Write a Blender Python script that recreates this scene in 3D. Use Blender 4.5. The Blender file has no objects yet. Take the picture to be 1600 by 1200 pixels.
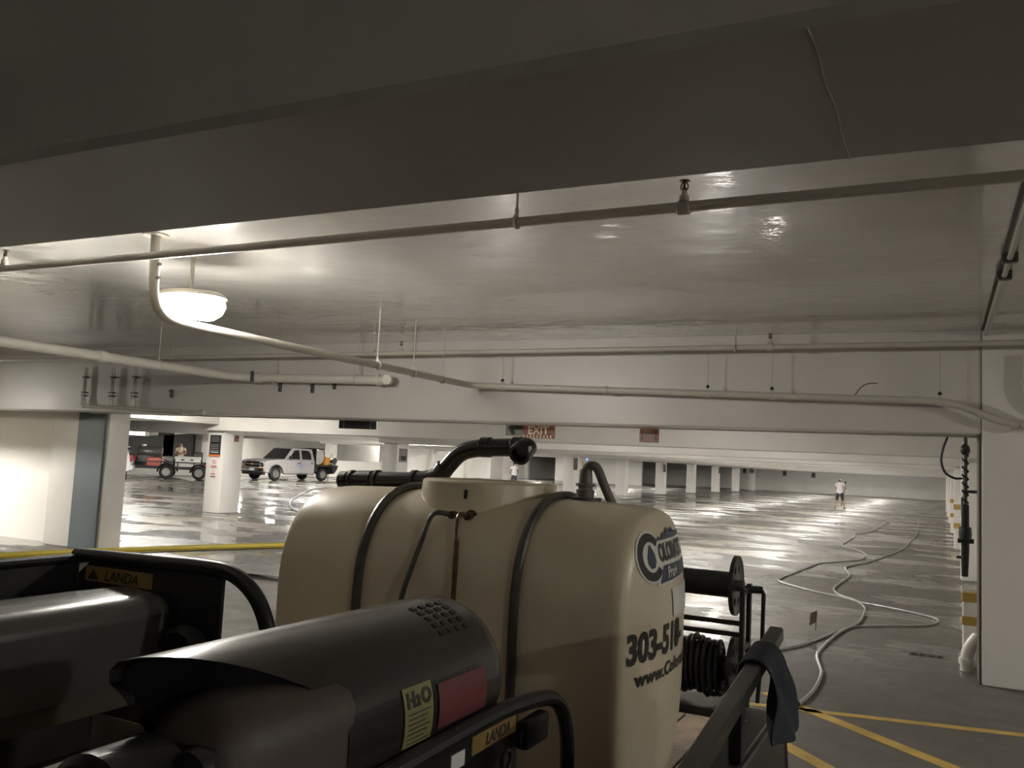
import bpy, bmesh, math, random
from mathutils import Vector, Matrix, Quaternion
R = math.radians
SC = bpy.context.scene
COL = SC.collection

# ------------------------------------------------------------------ camera, world, exposure
cam_d = bpy.data.cameras.new('camera')
cam = bpy.data.objects.new('camera', cam_d)
COL.objects.link(cam)
cam_d.sensor_fit = 'HORIZONTAL'
cam_d.sensor_width = 36.0
cam_d.lens = 1350.22 / 1600.0 * 36.0
cam_d.clip_start = 0.05
cam_d.clip_end = 300
_pitch, _roll, _yaw = R(5.135), R(2.784), R(26.454)
_fw = Vector((-math.sin(_yaw)*math.cos(_pitch), math.cos(_yaw)*math.cos(_pitch), math.sin(_pitch)))
_rt = Vector((math.cos(_yaw), math.sin(_yaw), 0))
_up = _rt.cross(_fw)
_i = _rt*math.cos(_roll) + _up*math.sin(_roll)
_j = -_rt*math.sin(_roll) + _up*math.cos(_roll)
cam.matrix_world = Matrix(((_i.x, _j.x, -_fw.x, 0), (_i.y, _j.y, -_fw.y, 0), (_i.z, _j.z, -_fw.z, 1.75), (0, 0, 0, 1)))
SC.camera = cam

wd = bpy.data.worlds.new('night')
SC.world = wd
wd.use_nodes = True
wd.node_tree.nodes['Background'].inputs[0].default_value = (0.9, 0.92, 1.0, 1)
wd.node_tree.nodes['Background'].inputs[1].default_value = 0.02
SC.view_settings.view_transform = 'Standard'
SC.view_settings.look = 'None'
SC.view_settings.gamma = 1.0
SC.view_settings.use_curve_mapping = False
SC.view_settings.exposure = -0.2
SC.cycles.use_denoising = True
SC.cycles.max_bounces = 10
SC.cycles.diffuse_bounces = 6
SC.cycles.glossy_bounces = 5
SC.cycles.sample_clamp_indirect = 60.0
LAMP_STRENGTH = 240.0
FAR_STRENGTH = 900.0
LAMP_COLOR = (1.0, 0.965, 0.90)

# ------------------------------------------------------------------ materials
MATS = {}
def pmat(name, color, rough=0.5, metal=0.0, var=0.12, scale=6.0, bump=0.0, bscale=40.0, coat=0.0, spec=0.5,
         rvar=0.1, emit=None, estr=0.0, trans=0.0, dist=0.02):
    m = bpy.data.materials.new(name); m.use_nodes = True
    nt = m.node_tree; n = nt.nodes; l = nt.links
    b = n['Principled BSDF']
    tc = n.new('ShaderNodeTexCoord')
    nz = n.new('ShaderNodeTexNoise'); nz.inputs['Scale'].default_value = scale; nz.inputs['Detail'].default_value = 5
    l.new(tc.outputs['Object'], nz.inputs['Vector'])
    rp = n.new('ShaderNodeValToRGB')
    rp.color_ramp.elements[0].position = 0.3; rp.color_ramp.elements[1].position = 0.7
    rp.color_ramp.elements[0].color = tuple(c*(1-var) for c in color) + (1,)
    rp.color_ramp.elements[1].color = tuple(min(1, c*(1+var)) for c in color) + (1,)
    l.new(nz.outputs['Fac'], rp.inputs['Fac']); l.new(rp.outputs['Color'], b.inputs['Base Color'])
    mr = n.new('ShaderNodeMapRange')
    mr.inputs['To Min'].default_value = max(0.02, rough-rvar); mr.inputs['To Max'].default_value = min(1, rough+rvar)
    l.new(nz.outputs['Fac'], mr.inputs['Value']); l.new(mr.outputs['Result'], b.inputs['Roughness'])
    b.inputs['Metallic'].default_value = metal
    b.inputs['Coat Weight'].default_value = coat; b.inputs['Coat Roughness'].default_value = 0.06
    b.inputs['Specular IOR Level'].default_value = spec
    b.inputs['Transmission Weight'].default_value = trans
    if bump > 0:
        nb = n.new('ShaderNodeTexNoise'); nb.inputs['Scale'].default_value = bscale; nb.inputs['Detail'].default_value = 4
        l.new(tc.outputs['Object'], nb.inputs['Vector'])
        bp = n.new('ShaderNodeBump'); bp.inputs['Strength'].default_value = bump; bp.inputs['Distance'].default_value = dist
        l.new(nb.outputs['Fac'], bp.inputs['Height']); l.new(bp.outputs['Normal'], b.inputs['Normal'])
    if emit:
        b.inputs['Emission Color'].default_value = tuple(emit) + (1,)
        b.inputs['Emission Strength'].default_value = estr
    MATS[name] = m
    return m

M_white = pmat('white paint concrete', (0.71, 0.685, 0.64), 0.38, var=0.05, scale=1.3, bump=0.15, bscale=9)
M_ceil = pmat('ceiling semi gloss paint', (0.64, 0.61, 0.565), 0.24, var=0.07, scale=0.7, bump=0.5, bscale=1.4, rvar=0.06, dist=0.04)
M_beam = pmat('beam paint', (0.60, 0.572, 0.53), 0.42, var=0.06, scale=1.1, bump=0.2, bscale=5)
M_wall = pmat('wall paint', (0.71, 0.69, 0.64), 0.5, var=0.05, scale=0.8, bump=0.1, bscale=12)
M_dimgrey = pmat('dark grey with painted shade', (0.13, 0.13, 0.125), 0.75, var=0.15, scale=1.5, bump=0.2, bscale=20)  # concrete darkened in its colour for the unlit ramp wall
M_blue = pmat('blue grey paint', (0.105, 0.13, 0.145), 0.5, var=0.07, scale=2)
M_pipe = pmat('painted pipe', (0.50, 0.47, 0.41), 0.4, var=0.07, scale=3)
M_pipe_w = pmat('white painted pipe', (0.66, 0.63, 0.56), 0.38, var=0.06, scale=3)
M_brass = pmat('dull brass', (0.16, 0.12, 0.07), 0.4, 0.7, scale=20)
M_dark = pmat('black paint metal', (0.012, 0.012, 0.013), 0.42, 0.0, var=0.2, scale=8, bump=0.05)
M_darkg = pmat('black gloss metal', (0.015, 0.015, 0.016), 0.34, 0.0, rvar=0.03, var=0.1, scale=6, coat=0.2)
M_rubber = pmat('black rubber', (0.014, 0.014, 0.015), 0.7, var=0.2, scale=15, bump=0.1)
M_pvc = pmat('black plastic pipe', (0.010, 0.010, 0.011), 0.33, var=0.2, scale=9)
M_steel = pmat('worn steel', (0.30, 0.29, 0.27), 0.38, 0.9, var=0.15, scale=10)
M_hoop = pmat('grey coated steel tube', (0.075, 0.07, 0.062), 0.42, 0.3, var=0.25, scale=14)
M_fit = pmat('grey brown fitting', (0.15, 0.135, 0.115), 0.5, var=0.12, scale=20)
M_window = pmat('lit window pane', (0.9, 0.9, 0.9), 0.3, emit=(1, 0.98, 0.93), estr=2.2)
M_rust = pmat('rusty rod', (0.10, 0.055, 0.032), 0.38, 0.5, var=0.4, scale=25)
M_tank = pmat('cream polyethylene', (0.60, 0.525, 0.385), 0.33, var=0.07, scale=3, bump=0.06, bscale=6)
M_greyhood = pmat('grey painted sheet', (0.105, 0.103, 0.095), 0.26, 0.15, rvar=0.02, var=0.03, scale=4, coat=0.25)
M_brownhood = pmat('charcoal painted sheet', (0.026, 0.023, 0.021), 0.26, 0.1, rvar=0.02, var=0.05, scale=4, coat=0.3)
M_yellow = pmat('yellow line paint', (0.52, 0.34, 0.075), 0.55, var=0.25, scale=5, bump=0.1)
M_ochre = pmat('ochre band paint', (0.40, 0.26, 0.06), 0.5, var=0.2, scale=6)
M_yhose = pmat('yellow rubber hose', (0.56, 0.43, 0.04), 0.45, var=0.08)
M_hose = pmat('pale grey hose', (0.30, 0.295, 0.28), 0.35, var=0.1, scale=12)
M_bhose = pmat('black hose', (0.018, 0.018, 0.018), 0.45, var=0.2, scale=12)
M_lens = pmat('lamp lens', (0.9, 0.9, 0.9), 0.3, emit=LAMP_COLOR, estr=LAMP_STRENGTH)
M_signk = pmat('black sign face', (0.02, 0.02, 0.022), 0.4, var=0.1)
M_signw = pmat('white sign face', (0.75, 0.73, 0.70), 0.4, var=0.04)
M_red = pmat('red print', (0.50, 0.06, 0.045), 0.45, var=0.06)
M_orange = pmat('orange plastic', (0.62, 0.17, 0.05), 0.42, var=0.1)
M_amber = pmat('amber orange plastic', (0.72, 0.33, 0.06), 0.42, var=0.1)
M_exit = pmat('exit sign red brown', (0.26, 0.10, 0.065), 0.4, var=0.3, scale=30)
M_exitl = pmat('exit letters cream', (0.80, 0.68, 0.50), 0.4, var=0.08)
M_signg = pmat('grey sign face', (0.22, 0.21, 0.19), 0.4, var=0.12)
M_skin = pmat('skin', (0.42, 0.25, 0.17), 0.55, var=0.06)
M_tee = pmat('white cotton', (0.74, 0.70, 0.72), 0.85, var=0.05)
M_cream = pmat('cream cotton', (0.72, 0.62, 0.45), 0.85, var=0.06)
M_shorts = pmat('dark shorts cloth', (0.045, 0.04, 0.045), 0.85)
M_jeans = pmat('dark denim', (0.05, 0.05, 0.065), 0.85)
M_hair = pmat('dark hair', (0.03, 0.02, 0.015), 0.6)
M_silver = pmat('silver car paint', (0.56, 0.54, 0.54), 0.27, 0.35, rvar=0.01, var=0.015, coat=0.8)
M_carw = pmat('white car paint', (0.80, 0.80, 0.80), 0.25, rvar=0.01, var=0.01, coat=0.8)
M_glass = pmat('dark window glass', (0.012, 0.014, 0.016), 0.06, var=0.1, coat=0.6)
M_chrome = pmat('chrome', (0.6, 0.6, 0.6), 0.15, 1.0, var=0.05)
M_tail = pmat('tail lamp red', (0.45, 0.02, 0.015), 0.2, var=0.05, coat=0.5)
M_plast = pmat('white tank plastic', (0.80, 0.78, 0.74), 0.4, var=0.04)
M_wood = pmat('weathered deck wood', (0.24, 0.16, 0.10), 0.75, var=0.35, scale=6, bump=0.3, bscale=30)
M_cloth = pmat('dark navy cloth', (0.012, 0.014, 0.022), 0.9, var=0.3, bump=0.3, bscale=18)
M_pblue = pmat('pale blue print', (0.25, 0.27, 0.45), 0.4, var=0.1, scale=20)
M_navy = pmat('navy print', (0.035, 0.05, 0.085), 0.4, var=0.08)
M_ink = pmat('black print', (0.022, 0.02, 0.018), 0.4, var=0.08)
M_stick = pmat('white vinyl sticker', (0.66, 0.64, 0.58), 0.35, var=0.03)
M_ylab = pmat('yellow label with painted shade', (0.20, 0.185, 0.07), 0.5, var=0.12, scale=14)  # yellow label, its colour darkened for the shadow it sits in
M_rlab = pmat('red label with painted shade', (0.11, 0.02, 0.022), 0.55, var=0.15)  # red label, shadow on the hood side put into its colour
M_goldlab = pmat('gold badge', (0.25, 0.16, 0.055), 0.45, var=0.15)
M_blueled = pmat('blue beacon', (0.1, 0.15, 0.9), 0.3, emit=(0.1, 0.2, 1.0), estr=4.0)
M_crack = pmat('pale crack filler', (0.55, 0.53, 0.48), 0.6, var=0.1)
M_joint = pmat('dark joint sealant', (0.10, 0.085, 0.07), 0.6, var=0.25)

M_lens2 = pmat('recessed lamp lens', (0.9, 0.9, 0.9), 0.3, emit=LAMP_COLOR, estr=FAR_STRENGTH)

def gloss_coat(m, rough, strength, scale, stretch):
    """semi gloss enamel: a clear coat with long shallow roller waves"""
    nt = m.node_tree; n = nt.nodes; l = nt.links; b = n['Principled BSDF']
    tc = n.new('ShaderNodeTexCoord'); mp = n.new('ShaderNodeMapping'); mp.inputs['Scale'].default_value = stretch
    nz = n.new('ShaderNodeTexNoise'); nz.inputs['Scale'].default_value = scale; nz.inputs['Detail'].default_value = 4
    bp = n.new('ShaderNodeBump'); bp.inputs['Strength'].default_value = strength; bp.inputs['Distance'].default_value = 0.02
    l.new(tc.outputs['Object'], mp.inputs['Vector']); l.new(mp.outputs['Vector'], nz.inputs['Vector'])
    l.new(nz.outputs['Fac'], bp.inputs['Height']); l.new(bp.outputs['Normal'], b.inputs['Coat Normal'])
    b.inputs['Coat Weight'].default_value = 1.0; b.inputs['Coat Roughness'].default_value = rough; b.inputs['Coat IOR'].default_value = 1.9
gloss_coat(M_ceil, 0.08, 0.42, 2.2, (1.0, 1.6, 1.0))

def floor_mat():
    m = bpy.data.materials.new('wet concrete floor'); m.use_nodes = True
    nt = m.node_tree; n = nt.nodes; l = nt.links; b = n['Principled BSDF']
    geo = n.new('ShaderNodeTexCoord')
    def noise(scale, detail=5, sx=1, sy=1):
        mp = n.new('ShaderNodeMapping'); mp.inputs['Scale'].default_value = (sx, sy, 1)
        l.new(geo.outputs['Object'], mp.inputs['Vector'])
        z = n.new('ShaderNodeTexNoise'); z.inputs['Scale'].default_value = scale; z.inputs['Detail'].default_value = detail
        l.new(mp.outputs['Vector'], z.inputs['Vector']); return z.outputs['Fac']
    def math_(op, a, bb=None, clamp=False):
        x = n.new('ShaderNodeMath'); x.operation = op; x.use_clamp = clamp
        for i, v in enumerate((a, bb)):
            if v is None: continue
            if isinstance(v, (int, float)): x.inputs[i].default_value = v
            else: l.new(v, x.inputs[i])
        return x.outputs[0]
    def ramp(v, a, c, lo=0.0, hi=1.0):
        r = n.new('ShaderNodeMapRange'); r.interpolation_type = 'SMOOTHSTEP'
        r.inputs['From Min'].default_value = a; r.inputs['From Max'].default_value = c
        r.inputs['To Min'].default_value = lo; r.inputs['To Max'].default_value = hi
        l.new(v, r.inputs['Value']); return r.outputs['Result']
    sep = n.new('ShaderNodeSeparateXYZ'); l.new(geo.outputs['Object'], sep.inputs[0])
    wob = noise(0.5, 3)
    yy = math_('ADD', sep.outputs['Y'], math_('MULTIPLY', wob, 2.2))
    washed = ramp(yy, 9.9, 10.5)                       # the part of the slab already hosed down
    pud = ramp(noise(0.75, 7, 0.6, 1.0), 0.46, 0.56)  # puddle film
    film = math_('MULTIPLY', washed, math_('ADD', math_('MULTIPLY', pud, 0.95), 0.05))
    film = math_('ADD', film, 0.05, True)
    c0 = n.new('ShaderNodeValToRGB')
    c0.color_ramp.elements[0].position = 0.3; c0.color_ramp.elements[1].position = 0.72
    c0.color_ramp.elements[0].color = (0.082, 0.073, 0.060, 1); c0.color_ramp.elements[1].color = (0.145, 0.131, 0.110, 1)
    mixn = math_('ADD', math_('MULTIPLY', noise(0.8, 8), 0.7), math_('MULTIPLY', noise(9, 4), 0.3))
    l.new(mixn, c0.inputs['Fac'])
    dk = n.new('ShaderNodeMixRGB'); dk.blend_type = 'MULTIPLY'
    dk.inputs['Color2'].default_value = (0.46, 0.46, 0.47, 1)
    l.new(film, dk.inputs['Fac']); l.new(c0.outputs['Color'], dk.inputs['Color1'])
    l.new(dk.outputs['Color'], b.inputs['Base Color'])
    l.new(ramp(noise(3, 4), 0.3, 0.7, 0.50, 0.68), b.inputs['Roughness'])
    l.new(film, b.inputs['Coat Weight'])
    l.new(ramp(film, 0.2, 1.0, 0.30, 0.05), b.inputs['Coat Roughness'])
    b.inputs['Coat IOR'].default_value = 1.4
    bp = n.new('ShaderNodeBump'); bp.inputs['Strength'].default_value = 0.35; bp.inputs['Distance'].default_value = 0.006
    l.new(noise(30, 4), bp.inputs['Height']); l.new(bp.outputs['Normal'], b.inputs['Normal'])
    b2 = n.new('ShaderNodeBump'); b2.inputs['Strength'].default_value = 0.6; b2.inputs['Distance'].default_value = 0.02
    l.new(noise(2.6, 3, 0.7, 1.0), b2.inputs['Height']); l.new(b2.outputs['Normal'], b.inputs['Coat Normal'])
    return m
M_floor = floor_mat()

# ------------------------------------------------------------------ object helpers
def link(o): COL.objects.link(o); return o
def tag(o, label=None, cat=None, group=None, kind=None):
    if label: o['label'] = label
    if cat: o['category'] = cat
    if group: o['group'] = group
    if kind: o['kind'] = kind
    return o
def thing(name, label, cat, loc=(0, 0, 0), rz=0.0, group=None):
    o = link(bpy.data.objects.new(name, None)); o.location = loc; o.rotation_euler = (0, 0, rz)
    o.empty_display_size = 0.1
    return tag(o, label, cat, group)
def copy_tree(o, parent=None):
    c = o.copy(); COL.objects.link(c); c.parent = parent
    for ch in list(o.children): copy_tree(ch, c)
    return c
def origin_of(o):
    v = Vector((0, 0, 0))
    while o is not None: v = v + o.location; o = o.parent
    return v
def perp(d):
    d = d.normalized(); a = Vector((0, 0, 1)) if abs(d.z) < 0.9 else Vector((1, 0, 0))
    u = d.cross(a).normalized(); return u, d.cross(u).normalized()

class MB:
    """collects geometry for ONE mesh object"""
    def __init__(s): s.v = []; s.f = []
    def add(s, vs, fs):
        o = len(s.v); s.v += [Vector(p) for p in vs]; s.f += [tuple(i+o for i in f) for f in fs]; return s
    def box(s, lo, hi, bev=0.0, seg=2):
        lo, hi = Vector(lo), Vector(hi)
        if bev <= 0:
            x0, y0, z0 = lo; x1, y1, z1 = hi
            vs = [(x0,y0,z0),(x1,y0,z0),(x1,y1,z0),(x0,y1,z0),(x0,y0,z1),(x1,y0,z1),(x1,y1,z1),(x0,y1,z1)]
            return s.add(vs, [(0,3,2,1),(4,5,6,7),(0,1,5,4),(1,2,6,5),(2,3,7,6),(3,0,4,7)])
        bm = bmesh.new(); bmesh.ops.create_cube(bm, size=1)
        for v in bm.verts: v.co = Vector((lo[k] + (v.co[k]+0.5)*(hi[k]-lo[k]) for k in range(3)))
        bmesh.ops.bevel(bm, geom=list(bm.edges), offset=bev, segments=seg, profile=0.5, affect='EDGES')
        return s.frombm(bm)
    def frombm(s, bm):
        bm.verts.ensure_lookup_table(); bm.verts.index_update()
        s.add([v.co.copy() for v in bm.verts], [[v.index for v in f.verts] for f in bm.faces]); bm.free(); return s
    def rings(s, rings, caps=(True, True), closed=False):
        n = len(rings[0]); vs = [p for r in rings for p in r]; fs = []
        m = len(rings)
        for k in range(m if closed else m-1):
            a = k*n; b = ((k+1) % m)*n
            for i in range(n):
                j = (i+1) % n; fs.append((a+i, a+j, b+j, b+i))
        if not closed:
            if caps[0]: fs.append(tuple(reversed(range(n))))
            if caps[1]: fs.append(tuple((m-1)*n+i for i in range(n)))
        return s.add(vs, fs)
    def cyl(s, p0, p1, r0, r1=None, seg=16, caps=(True, True)):
        p0, p1 = Vector(p0), Vector(p1); r1 = r0 if r1 is None else r1
        u, w = perp(p1-p0)
        def ring(p, r): return [p + (u*math.cos(2*math.pi*i/seg) + w*math.sin(2*math.pi*i/seg))*r for i in range(seg)]
        return s.rings([ring(p0, r0), ring(p1, r1)], caps)
    def lathe(s, prof, p0, axis, seg=20, caps=(True, True)):
        """prof: (distance along axis, radius)"""
        p0 = Vector(p0); d = Vector(axis).normalized(); u, w = perp(d)
        rr = [[p0 + d*t + (u*math.cos(2*math.pi*i/seg) + w*math.sin(2*math.pi*i/seg))*r for i in range(seg)] for t, r in prof]
        return s.rings(rr, caps)
    def tube(s, pts, r, seg=8, closed=False, caps=(True, True)):
        pts = [Vector(p) for p in pts]; n = len(pts); rr = []
        u = None
        for k in range(n):
            if closed: d = pts[(k+1) % n] - pts[k-1]
            else: d = pts[min(k+1, n-1)] - pts[max(k-1, 0)]
            d.normalize()
            if u is None: u, w = perp(d)
            else:
                u = (u - d*u.dot(d))
                if u.length < 1e-6: u, w = perp(d)
                u.normalize(); w = d.cross(u)
            rad = r[k] if isinstance(r, (list, tuple)) else r
            rr.append([pts[k] + (u*math.cos(2*math.pi*i/seg) + w*math.sin(2*math.pi*i/seg))*rad for i in range(seg)])
        return s.rings(rr, caps, closed)
    def prism(s, poly, p0, eu, ev, ew):
        """poly in (u, v); extruded from p0 along ew (a vector with its length)"""
        p0, eu, ev, ew = Vector(p0), Vector(eu), Vector(ev), Vector(ew)
        a = [p0 + eu*u + ev*v for u, v in poly]
        return s.rings([a, [p+ew for p in a]])
    def sphere(s, c, r, seg=14, rings=8, sc=(1, 1, 1)):
        c = Vector(c); rr = []
        for k in range(1, rings):
            t = math.pi*k/rings
            rr.append([c + Vector((sc[0]*r*math.sin(t)*math.cos(2*math.pi*i/seg), sc[1]*r*math.sin(t)*math.sin(2*math.pi*i/seg), -sc[2]*r*math.cos(t))) for i in range(seg)])
        return s.rings(rr)
    def xf(s, m):
        s.v = [m @ p for p in s.v]; return s
    def build(s, name, mat, parent=None, world=False, smooth=35, **kw):
        if world and parent is not None:
            o0 = origin_of(parent); s.v = [p-o0 for p in s.v]
        me = bpy.data.meshes.new(name); me.from_pydata([tuple(p) for p in s.v], [], s.f)
        bm = bmesh.new(); bm.from_mesh(me); bmesh.ops.recalc_face_normals(bm, faces=bm.faces); bm.to_mesh(me); bm.free()
        me.materials.append(mat)
        if smooth:
            me.polygons.foreach_set('use_smooth', [True]*len(me.polygons))
            me.set_sharp_from_angle(angle=R(smooth))
        o = link(bpy.data.objects.new(name, me)); o.parent = parent
        if kw: tag(o, **kw)
        return o

def arc(c, e0, e1, r, a0, a1, n=8):
    c, e0, e1 = Vector(c), Vector(e0), Vector(e1)
    return [c + e0*(r*math.cos(R(a0+(a1-a0)*k/n))) + e1*(r*math.sin(R(a0+(a1-a0)*k/n))) for k in range(n+1)]
def bend(pts, rad, n=5):
    """polyline with rounded corners"""
    pts = [Vector(p) for p in pts]; out = [pts[0]]
    for k in range(1, len(pts)-1):
        a, b, c = pts[k-1], pts[k], pts[k+1]
        d0, d1 = (a-b), (c-b); t = min(rad, d0.length*0.49, d1.length*0.49)
        p, q = b + d0.normalized()*t, b + d1.normalized()*t
        for i in range(n+1):
            s = i/n; out.append(p*(1-s)**2 + b*2*s*(1-s) + q*s*s)
    out.append(pts[-1]); return out
def smooth_path(pts, n=8):
    """Catmull-Rom through the points"""
    P = [Vector(p) for p in pts]; P = [P[0]*2-P[1]] + P + [P[-1]*2-P[-2]]; out = []
    for k in range(1, len(P)-2):
        a, b, c, d = P[k-1:k+3]
        for i in range(n):
            t = i/n
            out.append(0.5*((2*b) + (c-a)*t + (2*a-5*b+4*c-d)*t*t + (-a+3*b-3*c+d)*t**3))
    out.append(P[-2]); return out
def text(name, s, size, mat, parent, fn, bold=0.0, xs=1.0, shear=0.0, world=True, depth=0.0, align='LEFT'):
    """lettering as a mesh; fn maps (u, v, w) to a point"""
    cu = bpy.data.curves.new(name, 'FONT'); cu.body = s; cu.size = size; cu.offset = bold; cu.shear = shear
    cu.align_x = align; cu.extrude = depth; cu.resolution_u = 3
    to = bpy.data.objects.new(name, cu); COL.objects.link(to)
    bpy.context.view_layer.update()
    dg = bpy.context.evaluated_depsgraph_get()
    me = bpy.data.meshes.new_from_object(to.evaluated_get(dg), depsgraph=dg)
    COL.objects.unlink(to); bpy.data.objects.remove(to); bpy.data.curves.remove(cu)
    o0 = origin_of(parent) if (world and parent) else Vector((0, 0, 0))
    for v in me.vertices: v.co = Vector(fn(v.co.x*xs, v.co.y, v.co.z)) - o0
    me.materials.clear(); me.materials.append(mat)
    o = link(bpy.data.objects.new(name, me)); o.parent = parent
    return o
def plane_fn(p, eu, ev, off=0.0):
    p, eu, ev = Vector(p), Vector(eu), Vector(ev); nn = eu.cross(ev).normalized()
    return lambda u, v, w: p + eu*u + ev*v + nn*(off+w)
# ------------------------------------------------------------------ the garage
BAY = 8.34
SLAB = 3.15
SOFF = 2.2
S = 'structure'
floor = MB().box((-60, -12, -0.3), (8, 97.3, 0)).build('floor', M_floor, kind=S)
MB().box((-60, -12, SLAB), (8, 97.3, SLAB+0.3)).build('ceiling', M_ceil, kind=S)
MB().box((-60, 97.0, 0), (8, 97.4, SLAB)).build('wall_far', M_wall, kind=S)
MB().box((0.9, 9.4, 0), (1.3, 97, SLAB)).build('wall_right', M_wall, kind=S)
MB().box((-60, -12.4, 0), (8, -12, SLAB)).build('wall_back', M_wall, kind=S)
MB().box((7.6, -12, 0), (8, 9.4, SLAB)).build('wall_side', M_wall, kind=S)
MB().box((-60, -12, 0), (-59.6, 97, SLAB)).build('wall_outer', M_wall, kind=S)
MB().box((-21.5, 9.95, 0), (-13.0, 10.15, SLAB)).build('wall_left', M_wall, kind=S)
# left boundary wall: parapets with openings towards the neighbouring aisle, solid further back
lw = MB()
lw.box((-41.0, 34.0, 0), (-40.6, 52.0, 1.05)); lw.box((-40.9, 51.6, 0), (-40.4, 52.4, SLAB))
lw.box((-41.0, 52.0, 0), (-40.6, 59.0, 1.2)); lw.box((-40.9, 58.6, 0), (-40.3, 59.4, SLAB))
lw.box((-41.0, 59.0, 0), (-40.6, 97, SLAB))
lw.build('wall_left', M_wall, kind=S)
MB().box((-46.4, 40, 0), (-46.0, 74, SLAB)).build('wall_outer', M_wall, kind=S)
for y in (66.0, 72.5, 79.0, 86.0):
    MB().box((-40.6, y-0.3, 0), (-40.2, y+0.3, SLAB), 0.01).build('trim_1', M_white, kind=S)
# stepped wall blocks seen at the far left end behind the column row
MB().box((-36.5, 84.6, 0), (-27.0, 85.0, SLAB)).build('wall_far', M_wall, kind=S)

# transverse beams
beams = []
for k in range(-1, 11):
    y0 = 0.86 + 8.0*k if k <= 1 else 0.86 + 8.0 + BAY*(k-1)
    bm_ = MB().box((-17.9 if k != 1 else -21.5, y0, SOFF), (7.6 if k < 2 else 0.9, y0+0.42, SLAB+0.01), 0.012, 1).build('trim_2', M_beam, kind=S)
    beams.append((bm_, y0))
    if k >= 2:
        MB().box((-40.6, y0, 2.72 if k < 4 else 2.42), (-17.2, y0+0.42, SLAB+0.01)).build('trim_2', M_beam, kind=S)
# the girder over the column row
MB().box((-17.75, 10.2, 2.36), (-17.2, 97, SLAB+0.01)).build('trim_3', M_beam, kind=S)
# crack across the soffit of the near beam, joint in the slab towards the pier
cp = smooth_path([(-0.121, 0.872, SOFF-0.001), (-0.118, 0.93, SOFF-0.001), (-0.1195, 1.0, SOFF-0.001), (-0.115, 1.08, SOFF-0.001), (-0.117, 1.16, SOFF-0.001), (-0.1155, 1.268, SOFF-0.001)], 5)
MB().tube([p for p in cp], 0.0014, 5).build('crack', M_crack, beams[1][0])
MB().box((0.335, 1.3, SLAB-0.012), (0.355, 8.85, SLAB+0.005)).build('joint_strip', M_joint, bpy.data.objects['ceiling'])
MB().box((0.335, 8.846, SOFF), (0.353, 8.864, SLAB)).build('joint_strip', M_joint, beams[2][0])
# thin pale drip edge along the second beam
MB().box((-12.0, 9.255, SOFF-0.012), (0.33, 9.285, SOFF+0.004)).build('drip_edge', M_white, beams[2][0])

# ---- columns
def column(x0, x1, y0, y1, label, zt=SLAB, group=None, m=None):
    t = thing('concrete_column', label, 'column', ((x0+x1)/2, (y0+y1)/2, 0), 0, group)
    MB().box((x0, y0, 0), (x1, y1, zt+0.005), 0.015, 2).build('shaft', m or M_white, t, True)
    return t
ROW_LABELS = {
 -4: 'white concrete column carrying the black and orange notice board',
 -3: 'white column right of the silver truck, behind the black pipe end',
 -2: 'white column behind the open elbow of the black tank pipe',
 -1: 'white column with small dark sign left of the grey tank fitting',
  0: 'white column right of the grey tank fitting, nearest of the right run',
  1: 'white column with a small sign on its right side, second of the right run',
  2: 'third white column of the row running right from the grey fitting',
  3: 'fourth white column of the row running right, small sign on its side',
  4: 'fifth white column of the row, last but one before the far wall',
  5: 'farthest white column of the row, carrying a round sign'}
COLS = {}
for n in range(-4, 6):
    yc = 51.222 + 8.341*n
    w = 0.30
    COLS[n] = column(-17.574-w, -17.574+w, yc-0.36, yc+0.36, ROW_LABELS[n], 2.37, 'columns of the long middle row')
for n in range(-5, -3):   # same row, beyond the left edge of the frame
    pass
# the near column with the blue grey panel
t = column(-13.52, -12.14, 9.75, 10.15, 'broad white column with a blue grey painted stripe, at left')
MB().box((-12.85, 9.715, 0.0), (-12.21, 9.755, 2.30), 0.006, 1).build('painted_panel', M_blue, t, True, label='blue grey panel')
# right pier
t = column(0.34, 2.6, 8.83, 9.35, 'wide white concrete pier at the right edge of the picture', SLAB)
MB().box((0.318, 8.86, 0), (0.338, 9.33, SOFF)).build('edge_joint', M_joint, t, True)
# right hand columns, seen edge on past the pier
RL = ['white column with two yellow bands just past the pier on the right', 'second white column with yellow bands along the right wall',
      'third white column along the right wall past the pier', 'fourth white column along the right wall past the pier',
      'fifth white column along the right wall past the pier', 'sixth white column along the right wall, near the far end']
for i in range(6):
    y = 17.9 + 8.34*i
    t = column(0.36, 0.93, y, y+0.6, RL[i], SOFF+0.05, 'columns along the right wall')
    for z in (0.55, 1.05):
        if i in (1, 2):
            MB().box((0.345, y-0.012, z), (0.94, y+0.612, z+0.14)).build('yellow_band', M_ochre if i else M_yellow, t, True)
# yellow paint on the floor (parts of the floor)
def stripe(p, q, w):
    p, q = Vector((*p, 0)), Vector((*q, 0)); d = (q-p).normalized(); s_ = Vector((-d.y, d.x, 0))*w/2; up = Vector((0, 0, 0.003))
    mb = MB(); a = [p-s_, q-s_, q+s_, p+s_]
    mb.rings([[v + Vector((0, 0, -0.001)) for v in a], [v+up for v in a]]); return mb.build('paint_stripe', M_yellow, floor, smooth=0)
stripe((-1.6, 6.86), (1.6, 7.52), 0.085)
stripe((-1.25, 7.35), (0.55, 5.79), 0.11)
stripe((-1.25, 6.42), (-0.2, 5.30), 0.11)
# floor drain
t = thing('floor_drain', 'small dark slotted drain in the floor left of the pier', 'drain', (-0.12, 9.95, 0))
MB().box((-0.27, 9.885, -0.01), (0.06, 10.02, 0.004)).build('frame', M_joint, t, True)
for k in range(4):
    MB().box((-0.25+k*0.078, 9.90, 0.004), (-0.20+k*0.078, 10.0, 0.009)).build('slot', M_dark, t, True)

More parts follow.
